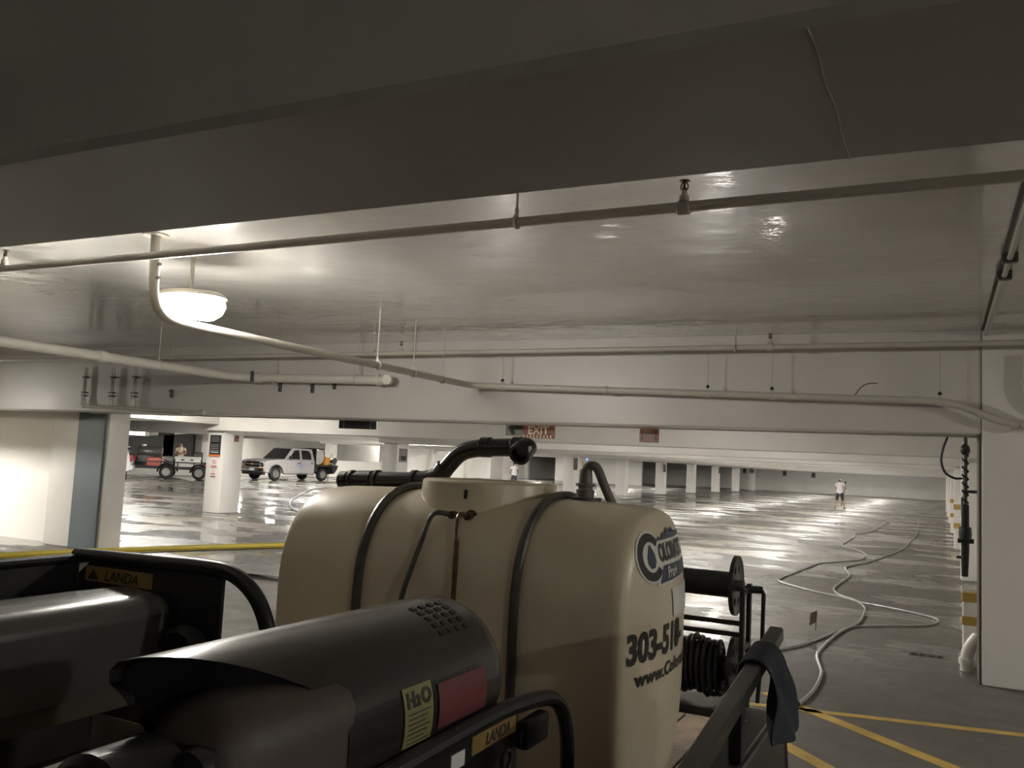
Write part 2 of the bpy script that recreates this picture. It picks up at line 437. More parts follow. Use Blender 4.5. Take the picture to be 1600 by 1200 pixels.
# ------------------------------------------------------------------ lamps
def lamp_proto(deep, label):
    t = thing('ceiling_lamp', label, 'lamp', (-4.88, 4.5, 0))
    hb = MB(); hb.lathe([(0, 0.02), (0.005, 0.20), (0.04, 0.25), (0.075, 0.255), (0.08, 0.235), (0.05, 0.225)] if not deep else [(0, 0.02), (0.005, 0.20), (0.03, 0.235), (0.045, 0.235), (0.048, 0.22)], (0, 0, 2.86), (0, 0, -1), 24)
    hb.xf(Matrix.Diagonal((1.25, 0.9, 1, 1)))
    hb.build('housing', M_pipe_w, t)
    MB().cyl((0, 0, 2.86), (0, 0, SLAB), 0.016, seg=8).build('stem', M_pipe_w, t)
    for sx in (-1, 1):
        pr = [(-0.02, 0.145), (0.03, 0.158), (0.085, 0.135), (0.125, 0.08), (0.135, 0.01)] if deep else [(0, 0.14), (0.03, 0.138), (0.055, 0.11), (0.062, 0.01)]
        lb = MB().lathe(pr, (0, 0, 0), (0, 0, -1), 14)
        lb.xf(Matrix.Translation((sx*0.135, 0, 2.785)))
        lb.build('lens', M_lens if deep else M_lens2, t)
    return t
lamp0 = lamp_proto(True, 'glowing ceiling lamp beside the pipe bend at left')
lampf = lamp_proto(False, 'ceiling lamp')
ORD = ['first', 'second', 'third', 'fourth', 'fifth', 'sixth', 'seventh', 'eighth', 'ninth', 'tenth']
spots = []
for k in range(0, 10):
    for x, rn in ((-4.75, 'right'), (-10.4, 'middle'), (-23.5, 'left'), (-32.5, 'outer left')):
        if x < -30 and k > 3: x = -36.2  # rear outer lamps added close to the left wall to brighten it
        if (x < -20 and k in (0, 9)) or (k == 0 and x < -10) or (k == 2 and x < -30): continue
        spots.append((x, 11.6+BAY*k, 'ceiling lamp of the %s lamp row, in the %s bay beyond the far beam' % (rn, ORD[k])))
spots += [(4.2, 4.5, 'ceiling lamp right of the trailer, before the pier'), (7.0, -2.2, 'ceiling lamp behind the camera, right of the pier line'), (-15.9, 14.2, 'ceiling lamp nearest the column with the notice board'),
          (-43.8, 46.0, 'ceiling lamp beyond the parapet, near the truck'), (-44.6, 67.5, 'ceiling lamp beyond the parapet, further back'),
          (-48, 35, 'ceiling lamp beyond the dark ramp wall'), (-33.0, 26.5, 'ceiling lamp in front of the work trailer'), (-27.5, 39.5, 'added unseen lamp brightening the side of the silver truck')]  # last lamp is added out of view to brighten the truck's side
for i, (x, y, lb) in enumerate(spots):
    c = lampf if i == 0 else copy_tree(lampf); c.location = (x, y, 0)
    c['label'] = lb; c['group'] = 'ceiling lamps'
    if y < 0 or x > 3:
        bpy.data.objects.remove([h for h in c.children if h.name.startswith('lens')][0])
        [h for h in c.children if h.name.startswith('lens')][0].scale = (0.8, 0.8, 1)
lamp0['group'] = 'ceiling lamps'
# added unseen lamp, shaded so that only the left wall's foot brightens
wl = thing('added_wall_lamp', 'added shaded lamp brightening the wall left of the blue striped column', 'lamp', (-16.2, 6.4, 2.3))
MB().box((-17.6, 7.0, 2.50), (-14.9, 7.46, 2.53)).build('housing', M_pipe_w, wl, True)
MB().box((-17.6, 7.44, 2.355), (-14.9, 7.46, 2.53)).build('shade', M_pipe_w, wl, True)
MB().box((-17.6, 7.0, 2.30), (-14.9, 7.02, 2.53)).build('shade', M_pipe_w, wl, True)
MB().tube([(-17.5, 7.2, 2.45), (-15.0, 7.2, 2.45)], 0.022, 10).build('tube', M_lens2, wl, True)
for x in (-17.2, -15.3): MB().cyl((x, 7.2, 2.53), (x, 7.2, SLAB), 0.016, seg=8).build('stem', M_pipe_w, wl, True)
# ------------------------------------------------------------------ equipment trailer in the foreground
tr = thing('equipment_trailer', 'black trailer with a worn plank deck carrying the cream tank and washers', 'trailer', (-2.0, 3.0, 0))
for k in range(12):
    x = -3.32 + k*0.197
    MB().box((x, 0.9, 0.255), (x+0.185, 5.30, 0.298+0.004*(k % 3)), 0.004, 1).build('deck_plank', M_wood, tr, True)
for x in (-3.375, -0.965):
    MB().box((x, 0.9, 0.16), (x+0.05, 5.34, 0.32), 0.006, 1).build('side_rail', M_dark, tr, True)
for y in (0.9, 2.4, 3.9, 5.28):
    MB().box((-3.32, y, 0.16), (-0.965, y+0.06, 0.253)).build('cross_member', M_dark, tr, True)
rl = bend([(-0.500, 1.35, 0.995), (-0.498, 2.02, 1.078), (-0.495, 3.1, 1.212)], 0.3)
rb = MB()
d_ = (Vector(rl[-1])-Vector(rl[0])).normalized(); u_ = d_.cross(Vector((0, 0, 1))).normalized(); w_ = u_.cross(d_)
def sq(p, h): return [Vector(p)+u_*a*h+w_*b*h for a, b in ((-1, -.75), (-.75, -1), (.75, -1), (1, -.75), (1, .75), (.75, 1), (-.75, 1), (-1, .75))]
rb.rings([sq(p, 0.024) for p in rl]); rb.build('rail_tube', M_darkg, tr, True)
MB().rings([sq(Vector(rl[-1])-d_*0.004, 0.019), sq(Vector(rl[-1])+d_*0.003, 0.019)]).build('tube_mouth', M_steel, tr, True, label='bare steel tube end')
for y, z in ((1.5, 1.0), (2.5, 1.125)):
    MB().box((-0.52, y-0.02, 0.90), (-0.48, y+0.02, z), 0.004, 1).build('rail_post', M_dark, tr, True)
# fender: flat topped skirted steel fender outside the rail
fp = [(1.75, 0.55), (1.95, 0.88), (2.15, 0.945), (3.06, 0.945), (3.17, 0.925), (3.30, 0.60), (3.30, 0.56), (1.75, 0.50)]
MB().prism(fp, (-0.50, 0, 0), (0, 1, 0), (0, 0, 1), (0.025, 0, 0)).build('fender_skirt', M_darkg, tr, True)
tp = [(1.75, 0.55), (1.95, 0.88), (2.15, 0.945), (3.06, 0.945), (3.17, 0.925), (3.30, 0.60)]
ft = MB(); ft.rings([[Vector((x, y, z)) for x, z_ in ((-0.60, 0), (-0.60, 0.012), (-0.475, 0.012), (-0.475, 0)) for z in [zz+z_]] for y, zz in tp])
ft.build('fender_top', M_dark, tr, True)
MB().tube([(-0.482, y, z+0.008) for y, z in bend([(0, a, b) for a, b in tp], 0.08) and [(p.y, p.z) for p in bend([(0, a, b) for a, b in tp], 0.08)]], 0.013, 8).build('fender_rim', M_darkg, tr, True)
MB().box((-0.575, 2.80, 0.956), (-0.552, 2.92, 0.960)).build('plate_label', M_stick, tr, True, label='small pale label')
for y in (2.25, 3.05):
    MB().lathe([(-0.09, 0.12), (-0.09, 0.28), (-0.06, 0.335), (0.06, 0.335), (0.09, 0.28), (0.09, 0.12)], (-0.60, y, 0.336), (1, 0, 0), 24).build('wheel', M_rubber, tr, True)
for y in (2.25, 3.05):
    MB().lathe([(-0.1, 0.12), (-0.1, 0.28), (-0.07, 0.335), (0.07, 0.335), (0.1, 0.28), (0.1, 0.12)], (-3.50, y, 0.336), (1, 0, 0), 24).build('wheel', M_rubber, tr, True)

# ------------------------------------------------------------------ the cream tank
TY, TZ, TRY, TRZ, TN = 3.75, 1.085, 0.475, 0.515, 2.5
TNL, TRL = 5.0, 0.765
TXL, TXR = -2.86, -1.12
def prof(s, x, n=56):
    out = []
    for i in range(n):
        a = 2*math.pi*i/n; ca, sa = math.cos(a), math.sin(a)
        e, h = (TN, TRZ) if sa >= 0 else (TNL, TRL)
        out.append(Vector((x, TY + s*TRY*math.copysign(abs(ca)**(2/e), ca), TZ + s*h*math.copysign(abs(sa)**(2/e), sa))))
    return out
HX = (-2.36, -1.57)
secs = []
BUL = 0.10
for k in range(9):    # left dome
    s = 0.12 + k*0.10; secs.append((TXL - BUL*(1-s*s)*0.8 + 0.0, s*0.945))
for x, s in [(TXL+0.015, 0.943), (TXL+0.04, 0.955), (TXL+0.09, 0.968), (-2.6, 0.982), (HX[0]-0.05, 0.990), (HX[0]-0.02, 0.982), (HX[0]+0.02, 0.982), (HX[0]+0.05, 0.992), (-2.1, 1.0), (-1.85, 1.0),
             (HX[1]-0.05, 0.992), (HX[1]-0.02, 0.982), (HX[1]+0.02, 0.982), (HX[1]+0.05, 0.990), (-1.35, 0.980), (TXR-0.09, 0.966), (TXR-0.04, 0.955), (TXR-0.012, 0.940)]:
    secs.append((x, s))
REND = []
for k in range(10):
    s = 0.92 - k*0.09
    REND.append((TXR + BUL*(1-(s/0.945)**2), s))
secs += REND
tank = thing('water_tank', 'large cream plastic water tank with two steel hoops and dark lettering', 'tank', (-2.0, TY, 0.31))
tb = MB(); tb.rings([prof(s, x) for x, s in secs]); tb.build('tank_shell', M_tank, tank, True, smooth=50)
def tank_end(y, z, off=0.004):
    e, h = (TN, TRZ) if z >= TZ else (TNL, TRL)
    s = ((abs(y-TY)/TRY)**e + (abs(z-TZ)/h)**e)**(1/e)
    if s <= 0.92: x = TXR + BUL*(1-(s/0.945)**2)
    else:
        pts = [(0.92, TXR + BUL*(1-(0.92/0.945)**2)), (0.940, TXR-0.012), (0.955, TXR-0.04), (0.966, TXR-0.09), (1.0, TXR-0.3)]
        x = pts[-1][1]
        for (a, xa), (b, xb) in zip(pts, pts[1:]):
            if s <= b: x = xa + (xb-xa)*(s-a)/(b-a); break
    return Vector((x+off, y, z))
for hx in HX:
    pts = []
    for p in prof(0.985, hx, 64):
        d = Vector((0, p.y-TY, p.z-TZ)).normalized(); pts.append(p + d*0.012)
    MB().tube(pts, 0.021, 8, closed=True).build('hoop', M_hoop, tank, True)
# saddle feet under the tank
for x in (-2.55, -1.95, -1.4):
    MB().box((x-0.1, TY-0.36, 0.302), (x+0.1, TY+0.36, 0.40), 0.02, 2).build('foot', M_tank, tank, True)
# raised manway collar with slot
cr, cx, cz = 0.325, -1.96, 1.655
cb = MB(); cb.lathe([(0, cr+0.05), (0.05, cr+0.035), (0.10, cr+0.012), (0.20, cr+0.004), (0.246, cr), (0.256, cr-0.012), (0.258, cr-0.05), (0.235, cr-0.06), (0.235, 0.02)], (cx, TY, cz-0.258), (0, 0, 1), 40)
cb.build('manway_collar', M_tank, tank, True, smooth=40)
MB().box((-1.915, TY-cr-0.006, 1.575), (-1.90, TY-cr+0.03, 1.615), 0.002, 1).build('slot', M_dark, tank, True)
MB().lathe([(0, 0.26), (0.012, 0.27), (0.02, 0.24), (0.022, 0.02)], (cx, TY, cz-0.03), (0, 0, 1), 32).build('manway_lid', M_tank, tank, True)
# two bent rods from the collar fittings down the near face
def rod(x, pts):
    f = MB().lathe([(0, 0.014), (0, 0.028), (0.018, 0.028), (0.02, 0.018), (0.055, 0.018)], (x, TY-cr+0.012, 1.50), (0, -1, 0), 12).build('rod_fitting', M_rust, tank, True)
    MB().tube(bend([(x, TY-cr-0.03, 1.50)] + pts, 0.05), 0.0115, 8).build('bent_rod', M_rust if x > -1.9 else M_hoop, tank, True)
rod(-1.955, [(-2.03, 3.345, 1.515), (-2.085, 3.225, 1.165), (-2.13, 3.18, 0.80)])
rod(-1.875, [(-1.89, 3.335, 1.515), (-1.832, 3.225, 1.153), (-1.80, 3.2, 0.80)])
# rust stain streaks are in the shell; lettering on the right end
def ef(y0, z0, sl=0.0, off=0.004):
    return lambda u, v, w: tank_end(y0+u, z0+v+sl*u, off)
text('phone_lettering', '303-518-', 0.162, M_ink, tank, ef(3.338, 0.972, 0.055), bold=0.006, xs=0.86)
text('web_lettering', 'www.ColoradoPo', 0.078, M_ink, tank, ef(3.395, 0.882, 0.04), bold=0.0025, xs=1.22)
def decal(name, poly, mat, off, parent=tank):
    """flat vinyl piece: outline in (y, z), subdivided so it follows the dome"""
    bm = bmesh.new(); vs = [bm.verts.new((p[0], p[1], 0)) for p in poly]; bm.faces.new(vs)
    bmesh.ops.triangulate(bm, faces=bm.faces)
    bmesh.ops.subdivide_edges(bm, edges=bm.edges, cuts=3, use_grid_fill=True)
    bm.verts.index_update()
    mb = MB(); mb.add([tank_end(v.co.x, v.co.y, off) for v in bm.verts], [[v.index for v in f.verts] for f in bm.faces]); bm.free()
    return mb.build(name, mat, parent, True, smooth=0)
def ell(cy, cz, ry, rz, tilt=0.0, a0=0, a1=360, n=30):
    out = []
    for k in range(n if a1-a0 >= 360 else n+1):
        a = R(a0 + (a1-a0)*k/n); u, v = ry*math.cos(a), rz*math.sin(a)
        out.append((cy+u, cz+v+tilt*u))
    return out
LY, LZ = 3.528, 1.383
# white outline of the whole badge, then dark pieces on it
decal('logo_backing', ell(LY, LZ, 0.118, 0.108), M_stick, 0.0035)
decal('logo_backing', [(3.555, 1.262), (4.12, 1.295), (4.12, 1.475), (3.9, 1.472), (3.60, 1.440)], M_stick, 0.0035)
def cring(r0y, r0z, r1y, r1z, a0, a1, mat, off, name):
    o_ = ell(LY, LZ, r0y, r0z, 0, a0, a1); i_ = ell(LY, LZ, r1y, r1z, 0, a0, a1)
    mb = MB(); n = len(o_); vs = [tank_end(*p, off) for p in o_] + [tank_end(*p, off) for p in i_]
    mb.add(vs, [(k, k+1, n+k+1, n+k) for k in range(n-1)]); return mb.build(name, mat, tank, True, smooth=0)
cring(0.106, 0.097, 0.070, 0.062, 40, 322, M_ink, 0.006, 'logo_letter_c')
decal('logo_drop', [(LY-0.002, LZ+0.052), (LY+0.030, LZ+0.012), (LY+0.034, LZ-0.018), (LY+0.016, LZ-0.043), (LY-0.012, LZ-0.045), (LY-0.034, LZ-0.024), (LY-0.034, LZ+0.004)], M_navy, 0.007)
text('logo_lettering', 'OLORADO', 0.098, M_ink, tank, ef(3.600, 1.362, 0.03, 0.007), bold=0.004, xs=0.80)
decal('logo_banner', [(3.585, 1.272), (4.11, 1.300), (4.11, 1.352), (3.630, 1.343)], M_navy, 0.006)
text('logo_lettering', 'Pro+', 0.068, M_stick, tank, ef(3.66, 1.290, 0.03, 0.009), bold=0.001, xs=0.95, shear=0.2)
decal('logo_mountains', [(3.585, 1.445), (3.64, 1.462), (3.675, 1.452), (3.70, 1.480), (3.735, 1.468), (3.775, 1.498), (3.81, 1.474), (3.85, 1.496), (3.90, 1.470), (3.98, 1.478), (4.02, 1.455), (3.80, 1.450)], M_navy, 0.006)
decal('square_sticker', [(3.705, 1.125), (4.02, 1.125), (4.02, 1.250), (3.700, 1.240)], M_stick, 0.0045)

# ------------------------------------------------------------------ black pipe on top of the tank
bp_ = thing('overflow_pipe', 'black plastic pipe with collars curving over the top of the cream tank', 'pipe', (-2.4, 3.95, 1.6))
YP = 3.97
px0 = [(-2.94, YP, 1.605), (-2.50, YP, 1.625), (-2.38, YP, 1.655), (-2.26, YP, 1.790), (-2.14, YP, 1.815), (-1.90, YP, 1.825)]
MB().tube(bend([Vector(p) for p in px0], 0.12, 6), 0.046, 16).build('pipe_run', M_pvc, bp_, True)
for a, b, r in ((-3.02, -2.965, 0.050), (-2.955, -2.93, 0.057), (-2.90, -2.80, 0.054), (-2.785, -2.76, 0.058), (-2.545, -2.515, 0.058), (-2.50, -2.44, 0.053)):
    za, zb = 1.605 + (a+2.94)*0.045, 1.605 + (b+2.94)*0.045
    MB().lathe([(0, r-0.008), (0.004, r), (b-a-0.004, r), (b-a, r-0.008)], (a, YP, za), (b-a, 0, zb-za), 18).build('collar', M_darkg, bp_, True)
MB().lathe([(0, 0.048), (0.004, 0.053), (0.055, 0.053), (0.06, 0.048)], (-2.135, YP, 1.817), (1, 0, 0.03), 18).build('collar', M_pvc, bp_, True)
MB().lathe([(0, 0.048), (0.004, 0.053), (0.045, 0.053), (0.05, 0.048)], (-2.375, YP, 1.668), (0.62, 0, 0.75), 18).build('collar', M_pvc, bp_, True)
MB().lathe([(0, 0.050), (0.004, 0.054), (0.05, 0.054)], (-1.95, YP, 1.823), (1, 0, 0.03), 18).build('collar', M_pvc, bp_, True)
el = [Vector((-1.93, YP, 1.822))] + arc((-1.91, YP-0.055, 1.822), (0, 1, 0), (1, 0, 0), 0.055, 0, 90, 7)[1:] + [Vector((-1.855, YP-0.10, 1.80)), Vector((-1.855, YP-0.125, 1.785))]
MB().tube(el, 0.052, 16, caps=(True, False)).build('elbow', M_pvc, bp_, True)
e1, e0 = el[-1], el[-2]; dd = (e1-e0).normalized()
MB().lathe([(-0.03, 0.03), (0, 0.040), (0.004, 0.055), (-0.02, 0.058), (-0.05, 0.056)], e1, dd, 18, caps=(True, False)).build('elbow_mouth', M_pvc, bp_, True)
MB().box((-1.805, YP-0.13, 1.80), (-1.800, YP-0.10, 1.83)).build('pipe_sticker', M_stick, bp_, True, label='pale sticker')

# grey fitting and hose at the right of the top
ff = thing('tank_hose_fitting', 'grey threaded fitting with a bent hose on the tank top, right end', 'fitting', (-1.46, TY, 1.575))
MB().lathe([(0, 0.02), (0, 0.075), (0.016, 0.075), (0.018, 0.04)], (-1.462, TY+0.0, 1.586), (0, 0, 1), 20).build('flange', M_dark, ff, True)
MB().lathe([(0, 0.040), (0.035, 0.044), (0.038, 0.034), (0.05, 0.034), (0.052, 0.046), (0.064, 0.046), (0.066, 0.032), (0.10, 0.030), (0.13, 0.028)], (-1.462, TY, 1.602), (0, 0, 1), 12).build('threaded_stub', M_fit, ff, True)
hp = smooth_path([(-1.462, TY, 1.70), (-1.460, TY, 1.735), (-1.435, TY-0.0, 1.750), (-1.410, TY+0.01, 1.735), (-1.385, TY+0.04, 1.66), (-1.37, TY+0.12, 1.575), (-1.37, TY+0.3, 1.48)], 6)
MB().tube(hp, 0.022, 10).build('bent_hose', M_fit, ff, True)

# ------------------------------------------------------------------ right pressure washer (hood with labels)
w1 = thing('pressure_washer', 'charcoal hooded pressure washer with a yellow and a red label, nearest', 'pressure washer', (-1.35, 1.9, 0.31))
HXC, HZC, HR = -1.375, 1.105, 0.228
YF = 2.30
def hood_prof(scale=1.0, nose=1.0):
    p = [(0.205, -0.30), (0.222, -0.12)]
    for a in range(-20, 91, 10): p.append((HR*math.cos(R(a)), HR*math.sin(R(a))))
    p += [(-0.05, 0.222), (-0.105, 0.207), (-0.130, 0.185), (-0.128, 0.160), (-0.105, 0.150), (-0.085, 0.14), (-0.085, -0.30)]
    return [(a*scale, b*scale) for a, b in p]
def near_y(dx, dz):
    a = math.degrees(math.atan2(dz, dx))          # front edge is cut back on the outer side
    t = min(1, max(0, (95-a)/70.0))
    return 1.26 + 0.34*t**1.25
hb = MB(); pr = hood_prof()
def at_y(f):   # f 0 = front edge, 1 = rear
    return [Vector((HXC+a, near_y(a, b)*(1-f) + YF*f, HZC+b)) for a, b in pr]
rgs = [at_y(k/6) for k in range(7)]
for dy, sc in ((0.035, 0.985), (0.055, 0.95), (0.065, 0.88), (0.07, 0.7), (0.072, 0.3)):
    rgs.append([Vector((HXC+a*sc, YF+dy, HZC+b*sc)) for a, b in pr])
hb.rings(rgs, (False, True)); hb.build('burner_hood', M_brownhood, w1, True, smooth=40)
# recessed front plate inside the cut of the hood
MB().rings([[Vector((HXC+a*0.95, near_y(a, b)+0.03, HZC+b*0.95)) for a, b in pr], [Vector((HXC+a*0.95, near_y(a, b)+0.05, HZC+b*0.95)) for a, b in pr]]).build('front_plate', M_dark, w1, True)
# rounded burner housing and blower below the cut
hs = MB(); hs.box((-1.405, 1.235, 0.60), (-1.152, 1.70, 1.262), 0.10, 5); hs.build('burner_housing', pmat('brown burner housing', (0.055, 0.042, 0.034), 0.55, rvar=0.02, var=0.05), w1, True, smooth=50)
MB().lathe([(0, 0.05), (0, 0.10), (0.02, 0.115), (0.16, 0.115), (0.18, 0.10), (0.18, 0.05)], (-1.315, 1.06, 1.095), (0, 1, 0), 24).build('blower', M_darkg, w1, True)
MB().lathe([(0, 0.02), (0, 0.045), (0.02, 0.05), (0.05, 0.04)], (-1.20, 1.19, 1.16), (0, 1, 0), 16).build('knob', M_dark, w1, True)
MB().tube(smooth_path([(-1.20, 1.21, 1.19), (-1.15, 1.22, 1.17), (-1.13, 1.25, 1.08), (-1.15, 1.28, 0.9)], 6), 0.008, 8).build('ignition_cable', M_rubber, w1, True)
# vent slots on the rear shoulder of the hood
for i in range(4):
    for j in range(5):
        a = R(76 - j*7); y = 2.10 + i*0.045
        c = Vector((HXC+HR*math.cos(a), y, HZC+HR*math.sin(a))); n_ = Vector((math.cos(a), 0, math.sin(a))); t_ = Vector((-math.sin(a), 0, math.cos(a)))
        mb = MB(); mb.prism([(-0.012, -0.008), (0.012, -0.008), (0.012, 0.008), (-0.012, 0.008)], c - n_*0.002, (0, 1, 0), t_, n_*0.004); mb.build('vent_slot', M_ink, w1, True, smooth=0)
# labels wrapped on the outer side of the hood
def hood_pt(y, s, off=0.003):   # s: arc length down from 0 deg
    a = s/HR
    if a <= R(20): return Vector((HXC+(HR+off)*math.cos(a), y, HZC-(HR+off)*math.sin(a)))
    return Vector((HXC+0.2143+off, y, HZC-0.078-(s-HR*R(20))))
def hood_label(name, y0, y1, s0, s1, mat, skew=0.0, off=0.003, **kw):
    mb = MB(); rr = []
    for k in range(9):
        s = s0 + (s1-s0)*k/8; rr.append([hood_pt(y0 + skew*k/8, s, off), hood_pt(y1 + skew*k/8, s, off)])
    vs = [p for r in rr for p in r]; mb.add(vs, [(2*k, 2*k+1, 2*k+3, 2*k+2) for k in range(8)])
    return mb.build(name, mat, w1, True, smooth=0, **kw)
hood_label('water_label', 1.815, 1.945, -0.085, 0.055, M_ylab, 0.0, label='yellow paper label with painted shade')
hood_label('warning_label', 1.975, 2.235, -0.068, 0.045, M_rlab, 0.0, label='red label with painted shade')
text('water_lettering', 'H₂O', 0.052, M_ink, w1, lambda u, v, w: hood_pt(1.828+u, 0.022-0.05-v, 0.006), bold=0.002, xs=1.05) if False else None
for s_, y_, sz in (('H', 1.826, 0.050), ('2', 1.868, 0.034), ('O', 1.893, 0.050)):
    text('water_lettering', s_, sz, M_ink, w1, lambda u, v, w, y_=y_: hood_pt(y_+u, -0.038-v, 0.006), bold=0.002, xs=1.05)
for k in range(7):
    hood_label('label_line', 1.83, 1.93 - 0.012*(k % 3), -0.024+k*0.0115, -0.020+k*0.0115, M_hoop, 0, 0.0045)
# skid frame along the outer side: top tube, panel, rounded rear loop
XP = -1.135
fr = bend([(XP, 1.0, 1.005), (XP, 2.38, 1.035), (XP, 2.84, 0.97), (XP, 2.85, 0.34)], 0.30, 9)
MB().tube(fr, 0.025, 10).build('frame_tube', M_dark, w1, True)
MB().box((XP-0.012, 1.0, 0.80), (XP+0.006, 2.42, 1.03), 0.004, 1).build('side_panel', M_darkg, w1, True)
MB().box((XP-0.28, 1.2, 0.335), (XP-0.03, 2.45, 0.80), 0.02, 2).build('pump_box', M_dark, w1, True)
MB().box((XP-0.35, 1.0, 0.31), (XP+0.02, 2.6, 0.335)).build('skid_base', M_dark, w1, True)
fnp = plane_fn((XP+0.008, 0, 0), (0, 1, 0), (0, 0, 1))
def panel_label(name, y0, y1, z0, z1, mat, **kw):
    MB().box((XP+0.006, y0, z0), (XP+0.009, y1, z1)).build(name, mat, w1, True, smooth=0, **kw)
panel_label('badge', 2.13, 2.40, 0.955, 1.005, M_goldlab, label='gold badge')
text('badge_lettering', 'LANDA', 0.045, M_ink, w1, lambda u, v, w: (XP+0.0105, 2.205+u, 0.965+v), bold=0.001, xs=1.0, shear=0.25)
panel_label('pale_label', 2.02, 2.09, 0.945, 0.985, M_signw)
for y, z in ((2.30, 0.90), (2.20, 0.86), (2.42, 0.93), (2.08, 0.85)):
    MB().tube(arc((XP+0.03, y, z), (0, 1, 0), (0, 0, 1), 0.028, -60, 200, 10), 0.006, 8).build('hose_hook', M_darkg, w1, True)
MB().box((XP+0.006, 2.40, 0.90), (XP+0.05, 2.56, 0.985), 0.012, 2).build('control_box', M_dark, w1, True)
MB().lathe([(0, 0.03), (0.02, 0.034), (0.05, 0.026)], (XP+0.006, 2.0, 0.87), (1, 0, 0), 16).build('control_knob', M_dark, w1, True)

# ------------------------------------------------------------------ left pressure washer (grey hood)
w2 = thing('pressure_washer', 'pressure washer with plain grey hood in a black frame, at left', 'pressure washer', (-2.8, 1.8, 0.31))
g = [( -2.545, 0.90), (-2.535, 1.0), (-2.535, 1.13)]
for k in range(9): g.append((-2.625+0.09*math.cos(R(90*k/8)), 1.13+0.075*math.sin(R(90*k/8))))
g += [(-2.75, 1.215), (-2.90, 1.19), (-2.98, 1.12), (-2.98, 0.90)]
gm = MB(); cxg, czg = -2.75, 1.03
gr = [[Vector((x, y, z)) for x, z in g] for y in (0.95, 1.6, 2.32)]
for dy, sc in ((0.03, 0.985), (0.055, 0.94), (0.065, 0.85), (0.068, 0.4)):
    gr.append([Vector((cxg+(x-cxg)*sc, 2.32+dy, czg+(z-czg)*sc)) for x, z in g])
gm.rings(gr); gm.build('burner_hood', M_greyhood, w2, True, smooth=40)
MB().box((-2.97, 0.95, 0.83), (-2.56, 2.25, 0.90)).build('hood_base', pmat('grey brown sheet', (0.085, 0.072, 0.055), 0.4), w2, True)
MB().box((-2.95, 0.95, 0.31), (-2.68, 2.2, 0.83), 0.02, 2).build('engine_body', M_dark, w2, True)
MB().tube([(-2.61, 0.95, 0.67), (-2.605, 2.40, 0.685)], 0.016, 8).build('silver_bar', M_steel, w2, True, label='bare steel bar')
YB = 2.405
# rear plate (faces the camera) with notch, badge and rounded end loop
MB().box((-3.10, YB, 0.70), (-2.33, YB+0.02, 1.295), 0.004, 1).build('rear_plate', M_darkg, w2, True)
lp = smooth_path([(-3.13, YB+0.01, 1.29), (-2.7, YB+0.01, 1.30), (-2.42, YB+0.01, 1.307), (-2.28, YB+0.01, 1.292), (-2.17, YB+0.01, 1.22), (-2.105, YB+0.01, 1.10), (-2.085, YB+0.01, 0.95), (-2.08, YB+0.01, 0.32)], 5)
MB().tube(lp, 0.029, 12).build('frame_tube', M_dark, w2, True)
MB().tube(bend([(-3.11, 0.95, 1.28), (-3.11, 2.41, 1.28), (-3.11, 2.41, 0.32)], 0.03), 0.02, 10).build('frame_tube', M_dark, w2, True)
MB().box((-3.125, 0.95, 0.85), (-3.105, 2.40, 1.28)).build('side_panel', M_dark, w2, True)
MB().box((-3.05, YB-0.006, 1.200), (-2.68, YB-0.002, 1.258)).build('badge', M_goldlab, w2, True, label='gold badge')
text('badge_lettering', 'LANDA', 0.056, M_ink, w2, lambda u, v, w: (-2.94+u, YB-0.008, 1.209+v), bold=0.001, xs=1.0, shear=0.25)
mbt = MB(); mbt.prism([(0, 0), (0.03, 0.04), (0.06, 0)], (-3.03, YB-0.008, 1.208), (1, 0, 0), (0, 0, 1), (0, -0.002, 0)); mbt.build('badge_emblem', M_ink, w2, True)
mbt = MB(); mbt.prism([(0, 0), (0.055, 0.01), (0.0, -0.035)], (-3.085, YB-0.007, 1.262), (1, 0, 0), (0, 0, 1), (0, -0.003, 0)); mbt.build('notch', M_signw, w2, True, label='pale triangular notch')
MB().lathe([(0, 0.02), (0, 0.10), (0.03, 0.12), (0.06, 0.12), (0.07, 0.06)], (-2.46, 2.33, 0.98), (0, 1, 0), 20).build('fan_guard', M_dark, w2, True)

# ------------------------------------------------------------------ hose reels behind the tank
rs = thing('hose_reel_stand', 'black steel stand holding the two hose reels right of the tank', 'stand', (-1.2, 4.5, 0.31))
for x in (-0.865, -1.90):
    for y in (4.40, 4.56):
        MB().box((x-0.012, y-0.016, 0.31), (x+0.012, y+0.016, 1.17 if y < 4.5 else 1.19), 0.003, 1).build('upright', M_darkg, rs, True)
    for z in (0.60, 0.88, 1.15):
        MB().box((x-0.012, 4.42, z), (x+0.012, 4.56, z+0.025), 0.003, 1).build('cross_bar', M_darkg, rs, True)
    MB().box((x-0.05, 4.35, 0.302), (x+0.05, 4.65, 0.32)).build('foot_plate', M_dark, rs, True)
for z in (1.00, 0.945):
    MB().box((-1.90, 4.40, z), (-0.865, 4.425, z+0.022), 0.003, 1).build('spacer_bar', M_dark, rs, True)
MB().box((-1.9, 4.33, 0.56), (-0.88, 4.62, 0.60), 0.006, 1).build('base_channel', M_darkg, rs, True)
MB().cyl((-0.89, 4.53, 1.165), (-0.80, 4.56, 1.165), 0.019, seg=10).build('swivel', M_dark, rs, True)
MB().tube(bend([(-0.81, 4.56, 1.165), (-0.795, 4.57, 1.15), (-0.80, 4.58, 0.85), (-0.82, 4.6, 0.60)], 0.04), 0.011, 8).build('feed_hose', M_rubber, rs, True)
